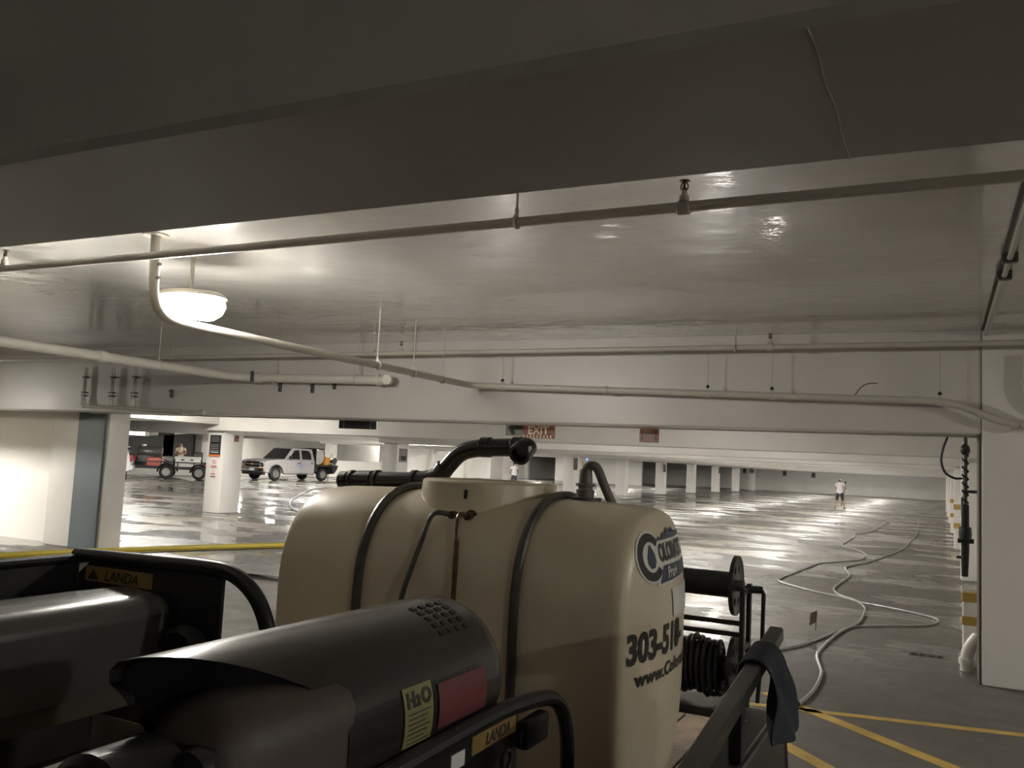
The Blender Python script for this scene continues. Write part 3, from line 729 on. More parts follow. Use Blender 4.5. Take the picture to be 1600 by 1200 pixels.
def reel(zc, rf, rd, full, label):
    t = thing('hose_reel', label, 'hose reel', (-1.4, 4.48, zc))
    MB().cyl((-1.85, 4.48, zc), (-0.92, 4.48, zc), rd, seg=24).build('drum', M_dark, t, True)
    for x in (-0.915, -1.86):
        fb = MB(); fb.lathe([(-0.006, 0.03), (-0.006, rf-0.008), (-0.010, rf), (0.010, rf), (0.006, rf-0.008), (0.006, 0.03)], (x, 4.48, zc), (1, 0, 0), 32)
        fb.build('flange', M_darkg, t, True)
        for k in range(6):
            a = 2*math.pi*k/6
            MB().lathe([(0.005, 0.016), (0.009, 0.016)], (x, 4.48+0.6*rf*math.cos(a), zc+0.6*rf*math.sin(a)), (1, 0, 0), 10).build('flange_hole', M_ink, t, True)
    MB().cyl((-0.92, 4.48, zc), (-0.875, 4.48, zc), 0.028, seg=12).build('hub', M_steel, t, True)
    if full:
        rnd = random.Random(4)
        for layer in range(3):
            pts = []; turns = 29; r = rd + 0.016 + layer*0.024
            for k in range(turns*14+1):
                a = 2*math.pi*k/14; x = -1.83 + 0.86*k/(turns*14)
                rr = r + (0.012*math.sin(k*0.37+layer) + 0.008*rnd.random() if layer == 2 else 0)
                pts.append((x, 4.48+rr*math.cos(a), zc+rr*math.sin(a)))
            MB().tube(pts, 0.0135, 6).build('wound_hose', M_bhose, t, True)
    return t
reel(1.185, 0.148, 0.064, False, 'upper hose reel, an empty black drum right of the cream tank')
reel(0.775, 0.165, 0.060, True, 'lower hose reel wound full of black hose right of the cream tank')

# dark cloth slung over the rail
jk = thing('draped_jacket', 'dark navy jacket hung over the end of the black rail tube', 'jacket', (-0.46, 2.75, 0.95))
cl = MB(); rows = []
rnd = random.Random(7)
for k in range(19):
    s = -1 + 2*k/18; row = []
    for i in range(15):
        v = i/14; y = 2.70 + 0.20*v
        zt = 1.175 + (y-2.8)*0.124 - 0.004
        wob = 0.020*math.sin(7*v+5*s) + 0.012*math.sin(17*v + 3*s)
        if abs(s) < 0.14: p = Vector((-0.496 + s/0.14*0.036, y, zt + 0.036 - 0.012*(s/0.14)**2))
        else:
            q = (abs(s)-0.14)/0.86; L = (0.235 if s > 0 else 0.10)*(1-0.22*abs(v-0.55))
            sx = 1 if s > 0 else -1
            p = Vector((-0.496 + sx*(0.036 + (0.055*q + wob*min(1, 2*q)) * (1 if s > 0 else 0.25)), y + (0.04*math.sin(4*q+2) + 0.28*(v-0.3))*q, zt + 0.024 - L*q))
        row.append(p)
    rows.append(row)
n_ = 15
vs = [p for r in rows for p in r]; fs = [(a*n_+b, a*n_+b+1, (a+1)*n_+b+1, (a+1)*n_+b) for a in range(18) for b in range(14)]
cl.add(vs, fs); co = cl.build('jacket_cloth', M_cloth, jk, True, smooth=80)
sd = co.modifiers.new('thick', 'SOLIDIFY'); sd.thickness = 0.008; sd.offset = 1
sb = co.modifiers.new('sub', 'SUBSURF'); sb.levels = 1; sb.render_levels = 1
# loose red rag and debris on the planks
rg = thing('red_rag', 'crumpled red rag lying on the trailer planks beside the tank', 'rag', (-0.98, 4.9, 0.31))
rr_ = MB(); rw = []
for a in range(9):
    for b in range(9):
        rw.append(Vector((-1.10+0.03*a, 4.75+0.045*b, 0.304+0.06*abs(math.sin(a*1.3+b*0.8))*(1-abs(a-4)/5)*(1-abs(b-4)/5)+0.006)))
rr_.add(rw, [(a*9+b, a*9+b+1, (a+1)*9+b+1, (a+1)*9+b) for a in range(8) for b in range(8)])
ro = rr_.build('rag_cloth', pmat('dull red cloth', (0.13, 0.035, 0.025), 0.9), rg, True, smooth=80)
sd = ro.modifiers.new('thick', 'SOLIDIFY'); sd.thickness = 0.006; sd.offset = 1
# ------------------------------------------------------------------ pipes under the ceiling
HOSE_A = [(-0.98, 6.93), (-0.93, 7.32), (-0.91, 7.76), (-0.93, 8.29), (-0.97, 8.55), (-1.05, 8.98), (-1.07, 9.32), (-1.04, 10.14), (-0.98, 10.78), (-0.87, 11.49), (-0.87, 12.36), (-0.91, 12.9), (-1.06, 13.47), (-1.32, 13.93), (-1.46, 14.49), (-1.48, 15.12), (-1.43, 16.34), (-1.46, 17.01), (-1.62, 18.02), (-1.6, 18.61), (-1.34, 19.84), (-1.12, 21.71), (-0.89, 23.87), (-0.79, 25.71), (-0.72, 29.05), (-0.67, 32.46), (-0.8, 41.15)]
HOSE_B = [(-1.57, 8.66), (-1.44, 9.09), (-1.23, 9.69), (-1.04, 10.63), (-0.92, 11.08), (-0.63, 11.43), (-0.29, 11.73), (-0.07, 12.08), (-0.01, 12.35), (-0.05, 12.6), (-0.32, 12.91), (-0.73, 13.21), (-0.97, 13.34), (-1.28, 13.73), (-1.67, 14.02), (-2.06, 14.45), (-2.24, 14.7), (-2.36, 14.94), (-2.39, 15.33), (-2.33, 16.32), (-2.2, 18.08), (-2.14, 18.68), (-1.58, 20.06), (-1.49, 20.88), (-1.5, 21.62), (-1.69, 22.63), (-2.12, 23.7), (-2.27, 24.25), (-2.27, 25.62), (-2.27, 27.8), (-2.33, 29.14), (-2.04, 31.16), (-1.96, 32.13), (-1.97, 35.51), (-1.84, 39.26)]
HOSE_C = [(-27.65, 35.55), (-25.87, 31.87), (-21.66, 25.78), (-19.32, 22.73), (-17.56, 20.77), (-15.97, 19.41), (-14.71, 18.46), (-13.5, 17.78), (-11.87, 17.38)]
HOSE_D = [(-8.8, 8.87), (-8.63, 9.23), (-8.3, 9.31), (-7.86, 9.24), (-7.39, 9.15)]
HOSE_Y = [(-12.2, 7.6), (-12.12, 8.1), (-11.81, 9.44), (-11.3, 10.9), (-10.52, 12.76), (-10.08, 13.92)]
def sprinkler(parent, x, y, z):
    h = MB().lathe([(0, 0.026), (0.03, 0.022), (0.035, 0.014), (0.05, 0.014)], (x, y, z), (0, 0, 1), 12).build('sprinkler_head', M_pipe, parent, True)
    MB().lathe([(0, 0.006), (0.01, 0.017), (0.018, 0.006), (0.05, 0.004), (0.052, 0.024), (0.056, 0.024)], (x, y, z+0.05), (0, 0, 1), 10).build('deflector', M_brass, h) if False else None
    m = MB().lathe([(0, 0.010), (0.012, 0.016), (0.02, 0.006), (0.044, 0.005), (0.046, 0.024), (0.05, 0.024)], (x, y, z+0.05), (0, 0, 1), 12)
    for s in (-1, 1): m.tube([(x+s*0.014, y, z+0.055), (x+s*0.018, y, z+0.075), (x+s*0.004, y, z+0.096)], 0.0035, 5)
    o = origin_of(h); m.v = [p-o for p in m.v]; m.build('deflector', M_brass, h)
def hanger(parent, x, y, z, r, along='x'):
    h = MB().tube([(x, y, z+r+0.03), (x, y, SLAB+0.004)], 0.006, 6).build('hanger_rod', M_pipe, parent, True)
    ring = []
    for k in range(16):
        a = 2*math.pi*k/16; ring.append((x+math.cos(a)*(r+0.006), y, z+math.sin(a)*(r+0.006)) if along == 'y' else (x, y+math.cos(a)*(r+0.006), z+math.sin(a)*(r+0.006)))
    m = MB().tube(ring, 0.007, 6, closed=True); m.cyl((x, y, z+r), (x, y, z+r+0.045), 0.011, seg=8)
    o = origin_of(h); m.v = [p-o for p in m.v]; m.build('hanger_clip', M_pipe, h)
def coupling(parent, p, d, r, L=0.06, m=None):
    MB().lathe([(-L/2, r*0.9), (-L/2, r), (L/2, r), (L/2, r*0.9)], p, d, 16).build('coupling', m or M_pipe, parent, True)

p1 = thing('sprinkler_pipe', 'nearest sprinkler pipe crossing the ceiling just beyond the first beam', 'pipe', (-2, 3.78, 2.945), group='sprinkler pipes')
MB().tube([(-9.5, 3.78, 2.93), (-4, 3.78, 2.935), (2.0, 3.78, 2.955)], 0.024, 14).build('pipe_run', M_pipe, p1, True)
for x in (-5.93, -1.05, 1.6):
    MB().lathe([(-0.03, 0.028), (-0.025, 0.032), (0.025, 0.032), (0.03, 0.028)], (x, 3.78, 2.936+0.0035*x*0+0.004), (1, 0, 0), 14).build('tee', M_pipe, p1, True)
    sprinkler(p1, x, 3.78, 2.968)
for x in (-1.90, -7.6): hanger(p1, x, 3.78, 2.943, 0.026)
p2 = thing('sprinkler_pipe', 'second sprinkler pipe running along the top of the far beam', 'pipe', (-2, 8.5, 2.95), group='sprinkler pipes')
MB().tube([(-18, 8.45, 2.92), (-5.6, 8.45, 2.955), (2.2, 8.45, 2.975)], 0.026, 12).build('pipe_run', M_pipe, p2, True)
for x in (-5.68, -1.46):
    MB().lathe([(-0.035, 0.03), (-0.03, 0.036), (0.03, 0.036), (0.035, 0.03)], (x, 8.45, 2.963), (1, 0, 0), 12).build('tee', M_pipe, p2, True)
    sprinkler(p2, x, 8.45, 2.995)
for x in (-1.79, -6.07, -9.4): hanger(p2, x, 8.45, 2.96, 0.028)
# lamp side conduit, bends down from the slab, runs to the beam and turns along it
p3 = thing('conduit_pipe', 'pale pipe bending down beside the lamp and running along the far beam', 'pipe', (-4.78, 6, 2.6))
run = bend([(-4.72, 4.02, 3.15), (-4.74, 4.06, 2.60), (-4.84, 8.66, 2.60), (0.12, 8.66, 2.475), (0.50, 8.66, 2.28), (2.4, 8.66, 2.27)], 0.22, 7)
MB().tube(run, 0.034, 14).build('pipe_run', M_pipe, p3, True)
MB().lathe([(0, 0.03), (0, 0.085), (0.008, 0.085)], (-4.72, 4.02, 3.142), (0, 0, 1), 18).build('ceiling_flange', M_pipe, p3, True)
for z in (2.86, 2.95):
    MB().cyl((-4.72+0.03, 4.03, z), (-4.72+0.052, 4.03, z), 0.012, seg=8).build('bolt', M_steel, p3, True)
for y in (6.75, 7.4, 8.0): hanger(p3, -4.745-0.02*(y-4), y, 2.60, 0.036, 'y')
for x in (-4.43, -2.1, -1.47, 0.0):
    z = 2.60 - (x+4.84)*0.0252
    m = MB().tube([(x, 8.66, z), (x, 8.66, 2.94)], 0.004, 6); m.box((x-0.02, 8.64, z-0.04), (x+0.02, 8.70, z+0.04), 0.005, 1); m.build('drop_clamp', M_pipe, p3, True)
    MB().sphere((x, 8.655, z+0.07), 0.018).build('clamp_nut', M_dark, p3, True)
for x in (-3.2, 0.58, 0.66): coupling(p3, (x, 8.66, 2.60-(x+4.84)*0.0252 if x < 0 else 2.278), (1, 0, 0), 0.042)
MB().tube(smooth_path([(-0.72, 8.66, 2.52), (-0.66, 8.65, 2.60), (-0.60, 8.66, 2.635), (-0.52, 8.66, 2.64)], 6), 0.004, 6).build('loose_wire', M_dark, p3, True)
# left main
p4 = thing('drain_main_pipe', 'thick pale main pipe at left with a capped elbow end at the beam', 'pipe', (-8.3, 6, 2.68))
MB().tube(bend([(-8.25, 1.6, 2.69), (-8.36, 8.62, 2.69), (-5.95, 8.66, 2.66)], 0.35, 8), 0.055, 16).build('pipe_run', M_pipe_w, p4, True)
coupling(p4, (-8.33, 6.5, 2.69), (0, 1, 0), 0.068, 0.10, M_pipe_w)
coupling(p4, (-8.0, 8.63, 2.685), (1, 0, 0), 0.068, 0.10, M_pipe_w)
MB().tube(arc((-6.05, 8.66-0.10, 2.66), (0, 1, 0), (1, 0, 0), 0.10, 0, 80, 6), 0.060, 14).build('elbow', M_pipe_w, p4, True)
coupling(p4, (-6.12, 8.66, 2.66), (1, 0, 0), 0.068, 0.05, M_pipe_w)
for x in (-7.75, -6.45): hanger(p4, x, 8.655, 2.67, 0.058)
hanger(p4, -8.345, 7.3, 2.69, 0.058, 'y')
coupling(p4, (-8.0, 8.5, 2.69), (0, 0, 1), 0.02, 0.14, M_dark)
# three conduit drops on the beam at left
p5 = thing('conduit_drops', 'three vertical conduit drops joined by a run on the beam above the blue stripe', 'conduit', (-10.8, 8.8, 2.3))
for i, x in enumerate((-11.58, -10.98, -10.51)):
    MB().tube([(x, 8.80, 2.30), (x, 8.80, 2.86)], 0.026, 10).build('vertical_pipe', M_pipe, p5, True)
    MB().lathe([(0, 0.03), (0.005, 0.04), (0.10, 0.04), (0.105, 0.03)], (x, 8.80, 2.28), (0, 0, 1), 12).build('coupling', M_pipe_w, p5, True)
    for z in (2.42, 2.47, 2.70): MB().box((x-0.045, 8.775, z), (x+0.03, 8.85, z+0.02), 0.004, 1).build('pipe_clamp', M_hoop, p5, True)
MB().tube([(-11.58, 8.80, 2.275), (-10.98, 8.80, 2.265), (-9.12, 8.80, 2.215)], 0.026, 10).build('horizontal_pipe', M_pipe, p5, True)
for x, z in ((-10.15, 2.243), (-9.6, 2.228), (-9.15, 2.216)): coupling(p5, (x, 8.80, z), (1, 0, -0.025), 0.038, 0.11)
# small anchors on the beam face
for x, z in ((-9.80, 2.48), (-7.82, 2.58), (-7.28, 2.57), (-6.93, 2.62)):
    nm = {-9.80: 'small dark anchor on the beam right of the conduit drops', -7.82: 'small dark anchor on the beam, left one below the capped pipe',
          -7.28: 'small dark anchor on the beam, middle one below the capped pipe', -6.93: 'small hooked anchor on the beam, right one below the capped pipe'}[x]
    m = MB(); m.box((x-0.02, 8.825, z-0.06), (x+0.02, 8.862, z+0.06), 0.006, 1); m.box((x-0.012, 8.80, z+0.02), (x+0.012, 8.83, z+0.05), 0.004, 1)
    tag(m.build('beam_anchor', M_hoop), nm, 'anchor', 'anchors on the beam')
# right hand ceiling conduit
p6 = thing('ceiling_conduit', 'thin conduit on the ceiling running back to the pier joint at right', 'conduit', (0.36, 5, 3.1))
MB().tube([(0.375, 2.6, 3.115), (0.375, 6.4, 3.115)], 0.017, 10).build('pipe_run', M_pipe, p6, True)
MB().tube([(0.375, 6.4, 3.115), (0.375, 8.86, 3.115)], 0.024, 10).build('pipe_run', M_pipe, p6, True)
for y in (5.9, 6.4): MB().box((0.33, y-0.03, 3.09), (0.42, y+0.03, 3.152), 0.006, 1).build('pipe_clamp', M_hoop, p6, True)
# big riser at the right edge
p7 = thing('riser_pipe', 'thick pale riser pipe with an elbow on the pier at the right edge', 'pipe', (0.75, 8.7, 2.6))
MB().tube(bend([(0.72, 8.71, 2.90), (0.72, 8.71, 2.44), (1.2, 8.71, 2.42), (2.4, 8.71, 2.42)], 0.2, 8), 0.075, 16).build('pipe_run', M_pipe_w, p7, True)
for p, d in (((0.72, 8.71, 2.66), (0, 0, 1)),): coupling(p7, p, d, 0.088, 0.05, M_pipe_w)
# standpipe beyond the pier
p8 = thing('standpipe', 'dark wrapped standpipe with valve hanging behind the pier edge', 'standpipe', (0.22, 9.55, 0.9))
MB().tube([(0.225, 9.55, 2.30), (0.225, 9.55, 1.55)], 0.020, 10).build('upper_pipe', M_hoop, p8, True)
MB().tube([(0.225, 9.55, 1.55), (0.225, 9.55, 1.12), (0.222, 9.55, 0.86)], [0.034, 0.036, 0.030], 12).build('wrapped_section', M_rubber, p8, True)
MB().box((0.215, 9.53, 1.66), (0.36, 9.57, 1.69)).build('pipe_bracket', M_hoop, p8, True)
MB().box((0.34, 9.34, 1.64), (0.37, 9.57, 1.71)).build('pipe_bracket', M_hoop, p8, True)
hx = [(0.225+0.026*math.cos(k*0.7), 9.55+0.026*math.sin(k*0.7), 2.10-k*0.0085) for k in range(64)]
MB().tube(hx, 0.009, 6).build('wrapped_cord', M_dark, p8, True)
MB().sphere((0.225, 9.55, 2.08), 0.045, sc=(1, 1, 1.3)).build('union', M_dark, p8, True)
MB().lathe([(-0.07, 0.03), (-0.06, 0.055), (0.0, 0.06), (0.06, 0.055), (0.07, 0.03)], (0.225, 9.55, 1.27), (0, 0, 1), 14).build('valve_body', M_dark, p8, True)
MB().cyl((0.16, 9.55, 1.20), (0.30, 9.55, 1.20), 0.024, seg=10).build('valve_branch', M_dark, p8, True)
MB().cyl((0.15, 9.55, 1.04), (0.225, 9.55, 1.04), 0.012, seg=8).build('drain_cock', M_dark, p8, True)
MB().box((0.19, 9.56, 1.42), (0.215, 9.64, 1.62), 0.005, 1).build('tag_plate', M_hoop, p8, True)
cb_ = tag(MB().tube(smooth_path([(0.07, 9.5, 2.20), (0.03, 9.5, 2.08), (0.015, 9.5, 1.96), (0.05, 9.5, 1.85), (0.13, 9.52, 1.80), (0.20, 9.54, 1.80)], 6), 0.011, 8).build('hanging_cable', M_dark), 'dark looped cable hanging from the beam beside the standpipe', 'cable')
# short guard post and drain elbow at the pier foot
gp = thing('guard_post', 'short white guard post with two ochre bands beside the pier foot', 'post', (0.27, 9.6, 0))
MB().box((0.205, 9.55, 0), (0.335, 9.70, 0.70), 0.01, 1).build('post_shaft', M_wall, gp, True)
for z in (0.62, 0.40): MB().box((0.197, 9.542, z), (0.338, 9.708, z+0.085), 0.006, 1).build('ochre_band', M_ochre, gp, True)
de = thing('drain_elbow', 'fat white drain elbow on the floor at the pier foot', 'pipe', (0.24, 9.35, 0))
MB().tube(bend([(0.335, 9.40, 0.33), (0.245, 9.40, 0.20), (0.235, 9.40, 0.0)], 0.12, 8), 0.058, 16).build('pipe_run', M_pipe_w, de, True)
MB().lathe([(0, 0.06), (0.004, 0.070), (0.06, 0.070), (0.065, 0.06)], (0.237, 9.40, 0.06), (0, 0, 1), 16).build('collar', M_pipe_w, de, True)

# ------------------------------------------------------------------ hoses on the floor
def hose(pts, r, z, mat, label, name='floor_hose', group=None):
    return tag(MB().tube(smooth_path([(x, y, z) for x, y in pts], 4), r, 8).build(name, mat), label, 'hose', group)
hose(HOSE_A, 0.015, 0.017, M_hose, 'pale hose winding over the floor from the jacket towards the walking man')
hose(HOSE_B, 0.013, 0.015, M_hose, 'pale hose looping wide to the right and zigzagging back across the floor')
hose(HOSE_C, 0.03, 0.032, M_hose, 'pale hose curving over the wet floor in front of the silver truck')
hose(HOSE_D, 0.022, 0.024, M_bhose, 'short dark hose on the floor left of the cream tank')
hose(HOSE_Y, 0.045, 0.047, M_yhose, 'long yellow hose lying on the floor in front of the blue striped column')
fl = thing('marker_flag', 'small dark tilted flag standing on the floor between the hoses', 'flag', (-1.26, 10.6, 0))
m = MB(); m.prism([(0, 0.05), (0.07, 0.09), (0.085, 0.23), (0.012, 0.19)], (-1.33, 10.6, 0), (1, 0, 0), (0, 0, 1), (0, 0.012, 0)); m.build('flag_plate', M_joint, fl, True)
m = MB(); m.tube([(-1.262, 10.606, 0.0), (-1.250, 10.606, 0.21)], 0.005, 6); m.build('flag_stick', M_joint, fl, True)

# ------------------------------------------------------------------ signs
def board(name, label, lo, hi, mat, cat='sign', group=None):
    t = thing(name, label, cat, ((lo[0]+hi[0])/2, (lo[1]+hi[1])/2, lo[2]), 0, group)
    MB().box(lo, hi, 0.004, 1).build('board', mat, t, True); return t
t = board('hanging_sign', 'blank black sign board hung below the beam above the truck', (-7.25, 9.40, 2.085), (-6.64, 9.44, 2.33), M_signk)
for x in (-7.1, -6.8): MB().box((x-0.015, 9.27, 2.24), (x+0.015, 9.405, 2.27)).build('bracket', M_hoop, t, True)
for x in (-7.165, -6.73): MB().box((x-0.008, 9.394, 2.09), (x+0.008, 9.40, 2.32)).build('edge_strip', M_dimgrey, t, True)
t = thing('exit_sign', 'reddish exit sign with a left arrow hung below the beam', 'sign', (-4.4, 9.4, 2.07))
MB().box((-4.735, 9.40, 2.065), (-4.50, 9.43, 2.33), 0.003, 1).build('arrow_panel', M_signg, t, True)
MB().box((-4.498, 9.40, 2.045), (-4.09, 9.43, 2.33), 0.003, 1).build('exit_panel', M_exit, t, True)
am = MB(); am.prism([(0, 0.055), (0.075, 0.125), (0.075, 0.085), (0.20, 0.085), (0.20, 0.040), (0.075, 0.040), (0.10, -0.02), (0.06, -0.03)], (-4.70, 9.397, 2.105), (1, 0, 0), (0, 0, 1), (0, -0.003, 0)); am.build('arrow', M_ink, t, True)
text('exit_lettering', 'EXIT', 0.135, M_exitl, t, lambda u, v, w: (-4.435+u, 9.394, 2.092+v), bold=0.003, xs=1.0)
for k in range(9):
    MB().box((-4.49+k*0.044, 9.395, 2.048), (-4.475+k*0.044, 9.399, 2.082)).build('ridge', M_exitl, t, True)
for x in (-4.6, -4.2): MB().box((x-0.015, 9.27, 2.24), (x+0.015, 9.405, 2.27)).build('bracket', M_hoop, t, True)
t = thing('exit_sign', 'small dark square sign hung below the beam right of the arrow sign', 'sign', (-2.93, 9.4, 2.04))
MB().box((-3.04, 9.40, 2.04), (-2.82, 9.43, 2.31), 0.003, 1).build('board', M_exit, t, True)
for x in (-2.93,): MB().box((x-0.015, 9.27, 2.24), (x+0.015, 9.405, 2.27)).build('bracket', M_hoop, t, True)
for x in (-3.02, -2.862): MB().prism([(0, 0), (0.022, 0), (0.011, 0.13)], (x, 9.397, 2.06), (1, 0, 0), (0, 0, 1), (0, -0.003, 0)).build('dark_wedge', M_ink, t, True)
text('exit_lettering', 'EXIT', 0.075, M_signg, t, lambda u, v, w: (-2.995+u, 9.396, 2.11+v), bold=0.001, xs=0.72)

t = board('notice_board', 'black notice board with an orange strip on the near row column', (-17.76, 17.47, 1.50), (-17.38, 17.50, 2.08), M_signk)
MB().box((-17.765, 17.462, 1.50), (-17.375, 17.472, 1.56)).build('orange_strip', M_orange, t, True)
rnd = random.Random(3)
for k in range(9):
    z = 2.02 - k*0.05; w = 0.26 + 0.06*rnd.random()
    if k in (3,): continue
    MB().box((-17.57-w/2, 17.464, z-0.012), (-17.57+w/2, 17.471, z+0.008)).build('text_line', M_signg if k < 8 else M_signw, t, True)
t = thing('parking_sign', 'white sign with red marks in two panels below the notice board', 'sign', (-17.5, 17.48, 0.92))
for z0, z1 in ((1.18, 1.42), (0.93, 1.165)):
    MB().box((-17.69, 17.475, z0), (-17.43, 17.50, z1), 0.003, 1).build('panel', M_signw, t, True)
cg = MB(); cg.tube([(-17.56+0.055*math.cos(2*math.pi*k/18), 17.472, 1.355+0.05*math.sin(2*math.pi*k/18)) for k in range(18)], 0.008, 5, closed=True); cg.tube([(-17.60, 17.472, 1.39), (-17.52, 17.472, 1.32)], 0.007, 5); cg.build('red_symbol', M_red, t, True)
for z in (1.25, 1.215): MB().box((-17.66, 17.468, z-0.012), (-17.46, 17.474, z+0.010)).build('red_text_line', M_red, t, True)
MB().tube([(-17.56+0.04*math.cos(2*math.pi*k/18), 17.472, 1.10+0.04*math.sin(2*math.pi*k/18)) for k in range(18)], 0.005, 5, closed=True).build('red_symbol', M_red, t, True)
for z, mm in ((1.03, M_red), (0.965, M_ink)): MB().box((-17.65, 17.468, z-0.014), (-17.47, 17.474, z+0.014)).build('text_line', mm, t, True)
t = thing('fire_alarm', 'small dark red alarm box on the side of the near row column', 'alarm', (-17.26, 17.92, 1.93))
MB().box((-17.28, 17.86, 1.93), (-17.22, 17.99, 2.10), 0.01, 2).build('box_body', pmat('dark red box', (0.12, 0.03, 0.025), 0.5), t, True)
MB().box((-17.222, 17.895, 1.95), (-17.214, 17.955, 2.0)).build('pull_plate', M_signg, t, True)
for Y, z0, z1, lab in ((26.2, 1.55, 2.03, 'dark sign on the column right of the silver truck'), (42.7, 1.48, 2.12, 'tall dark sign on the column left of the grey fitting'),
                      (59.3, 1.55, 2.08, 'narrow dark sign on the second column right of the grey fitting'), (76.2, 1.6, 2.1, 'narrow dark sign on the fourth column right of the grey fitting')):
    t = board('column_sign', lab, (-17.276, Y-0.24, z0), (-17.235, Y+0.24, z1), M_signg if Y < 30 else M_joint, group='signs on the column sides')
    MB().box((-17.236, Y-0.17, z0+0.06), (-17.230, Y+0.17, z0+(z1-z0)*0.45)).build('printed_block', M_signk, t, True)
t = thing('round_sign', 'round grey sign at the top of the farthest row column', 'sign', (-17.57, 92.5, 1.6))
MB().cyl((-17.57, 92.56, 1.98), (-17.57, 92.52, 1.98), 0.27, seg=24).build('disc', M_signg, t, True)
MB().box((-17.72, 92.51, 1.94), (-17.42, 92.522, 2.02)).build('bar', M_ink, t, True)
for x, z, lab in ((-19.2, 2.0, 'small dark plaque on the far wall, left of three'), (-14.95, 1.92, 'small dark plaque on the far wall, middle of three'), (-12.0, 1.86, 'small dark plaque on the far wall, right of three')):
    t = board('wall_plaque', lab, (x-0.22, 96.96, z-0.28), (x+0.22, 97.0, z+0.3), M_signg, group='plaques on the far wall')
    MB().box((x-0.12, 96.95, z-0.15), (x+0.12, 96.962, z+0.2)).build('print_block', M_ink, t, True)
# yellow post with a crossed bracket and a blue beacon, far off
t = thing('safety_post', 'thin yellow post with a crossed bracket left of the grey fitting', 'post', (-30.0, 76, 0))
MB().box((-30.06, 75.95, 0), (-29.94, 76.05, 2.2), 0.02, 1).build('post', M_yellow, t, True)
MB().tube([(-30.35, 75.94, 0.75), (-29.6, 75.94, 1.2)], 0.05, 6).build('cross_brace', M_yellow, t, True)
MB().tube([(-30.35, 75.94, 1.2), (-29.6, 75.94, 0.75)], 0.05, 6).build('cross_brace', M_yellow, t, True)
t = thing('blue_beacon', 'tiny glowing blue beacon hung from a beam far away', 'light', (-29.2, 75, 2.3))
MB().sphere((-29.2, 75, 2.30), 0.10).build('bulb', M_blueled, t, True)
MB().cyl((-29.2, 75, 2.38), (-29.2, 75, SLAB), 0.03, seg=8).build('stem', M_pipe, t, True)
# ------------------------------------------------------------------ people
BONES = [('pelvis', 'spine', 'torso'), ('spine', 'chest', 'torso'), ('chest', 'neck', 'torso'), ('neck', 'head', 'head'), ('head', 'crown', 'head'), ('head', 'nose', 'head'),
         ('head', 'ear.L', 'head'), ('head', 'ear.R', 'head'),
         *[b for s in 'LR' for b in (('chest', 'sh.'+s, 'torso'), ('sh.'+s, 'up.'+s, 'sleeve'), ('up.'+s, 'el.'+s, 'arm'), ('el.'+s, 'wr.'+s, 'arm'), ('wr.'+s, 'palm.'+s, 'hand'),
           ('pelvis', 'hip.'+s, 'hips'), ('hip.'+s, 'th.'+s, 'thigh'), ('th.'+s, 'kn.'+s, 'thigh'), ('kn.'+s, 'cf.'+s, 'shin'), ('cf.'+s, 'an.'+s, 'shin'), ('an.'+s, 'toe.'+s, 'foot'))]]
RAD = {'pelvis': (.15, .115), 'spine': (.135, .10), 'chest': (.155, .11), 'neck': (.058, .058), 'head': (.083, .098), 'crown': (.07, .08), 'nose': .014, 'ear': .016, 'sh': .068, 'up': .056, 'el': .042, 'wr': .029, 'palm': .036,
       'hip': .10, 'th': .088, 'kn': .058, 'cf': .056, 'an': .038, 'toe': .036, 'f': .010}
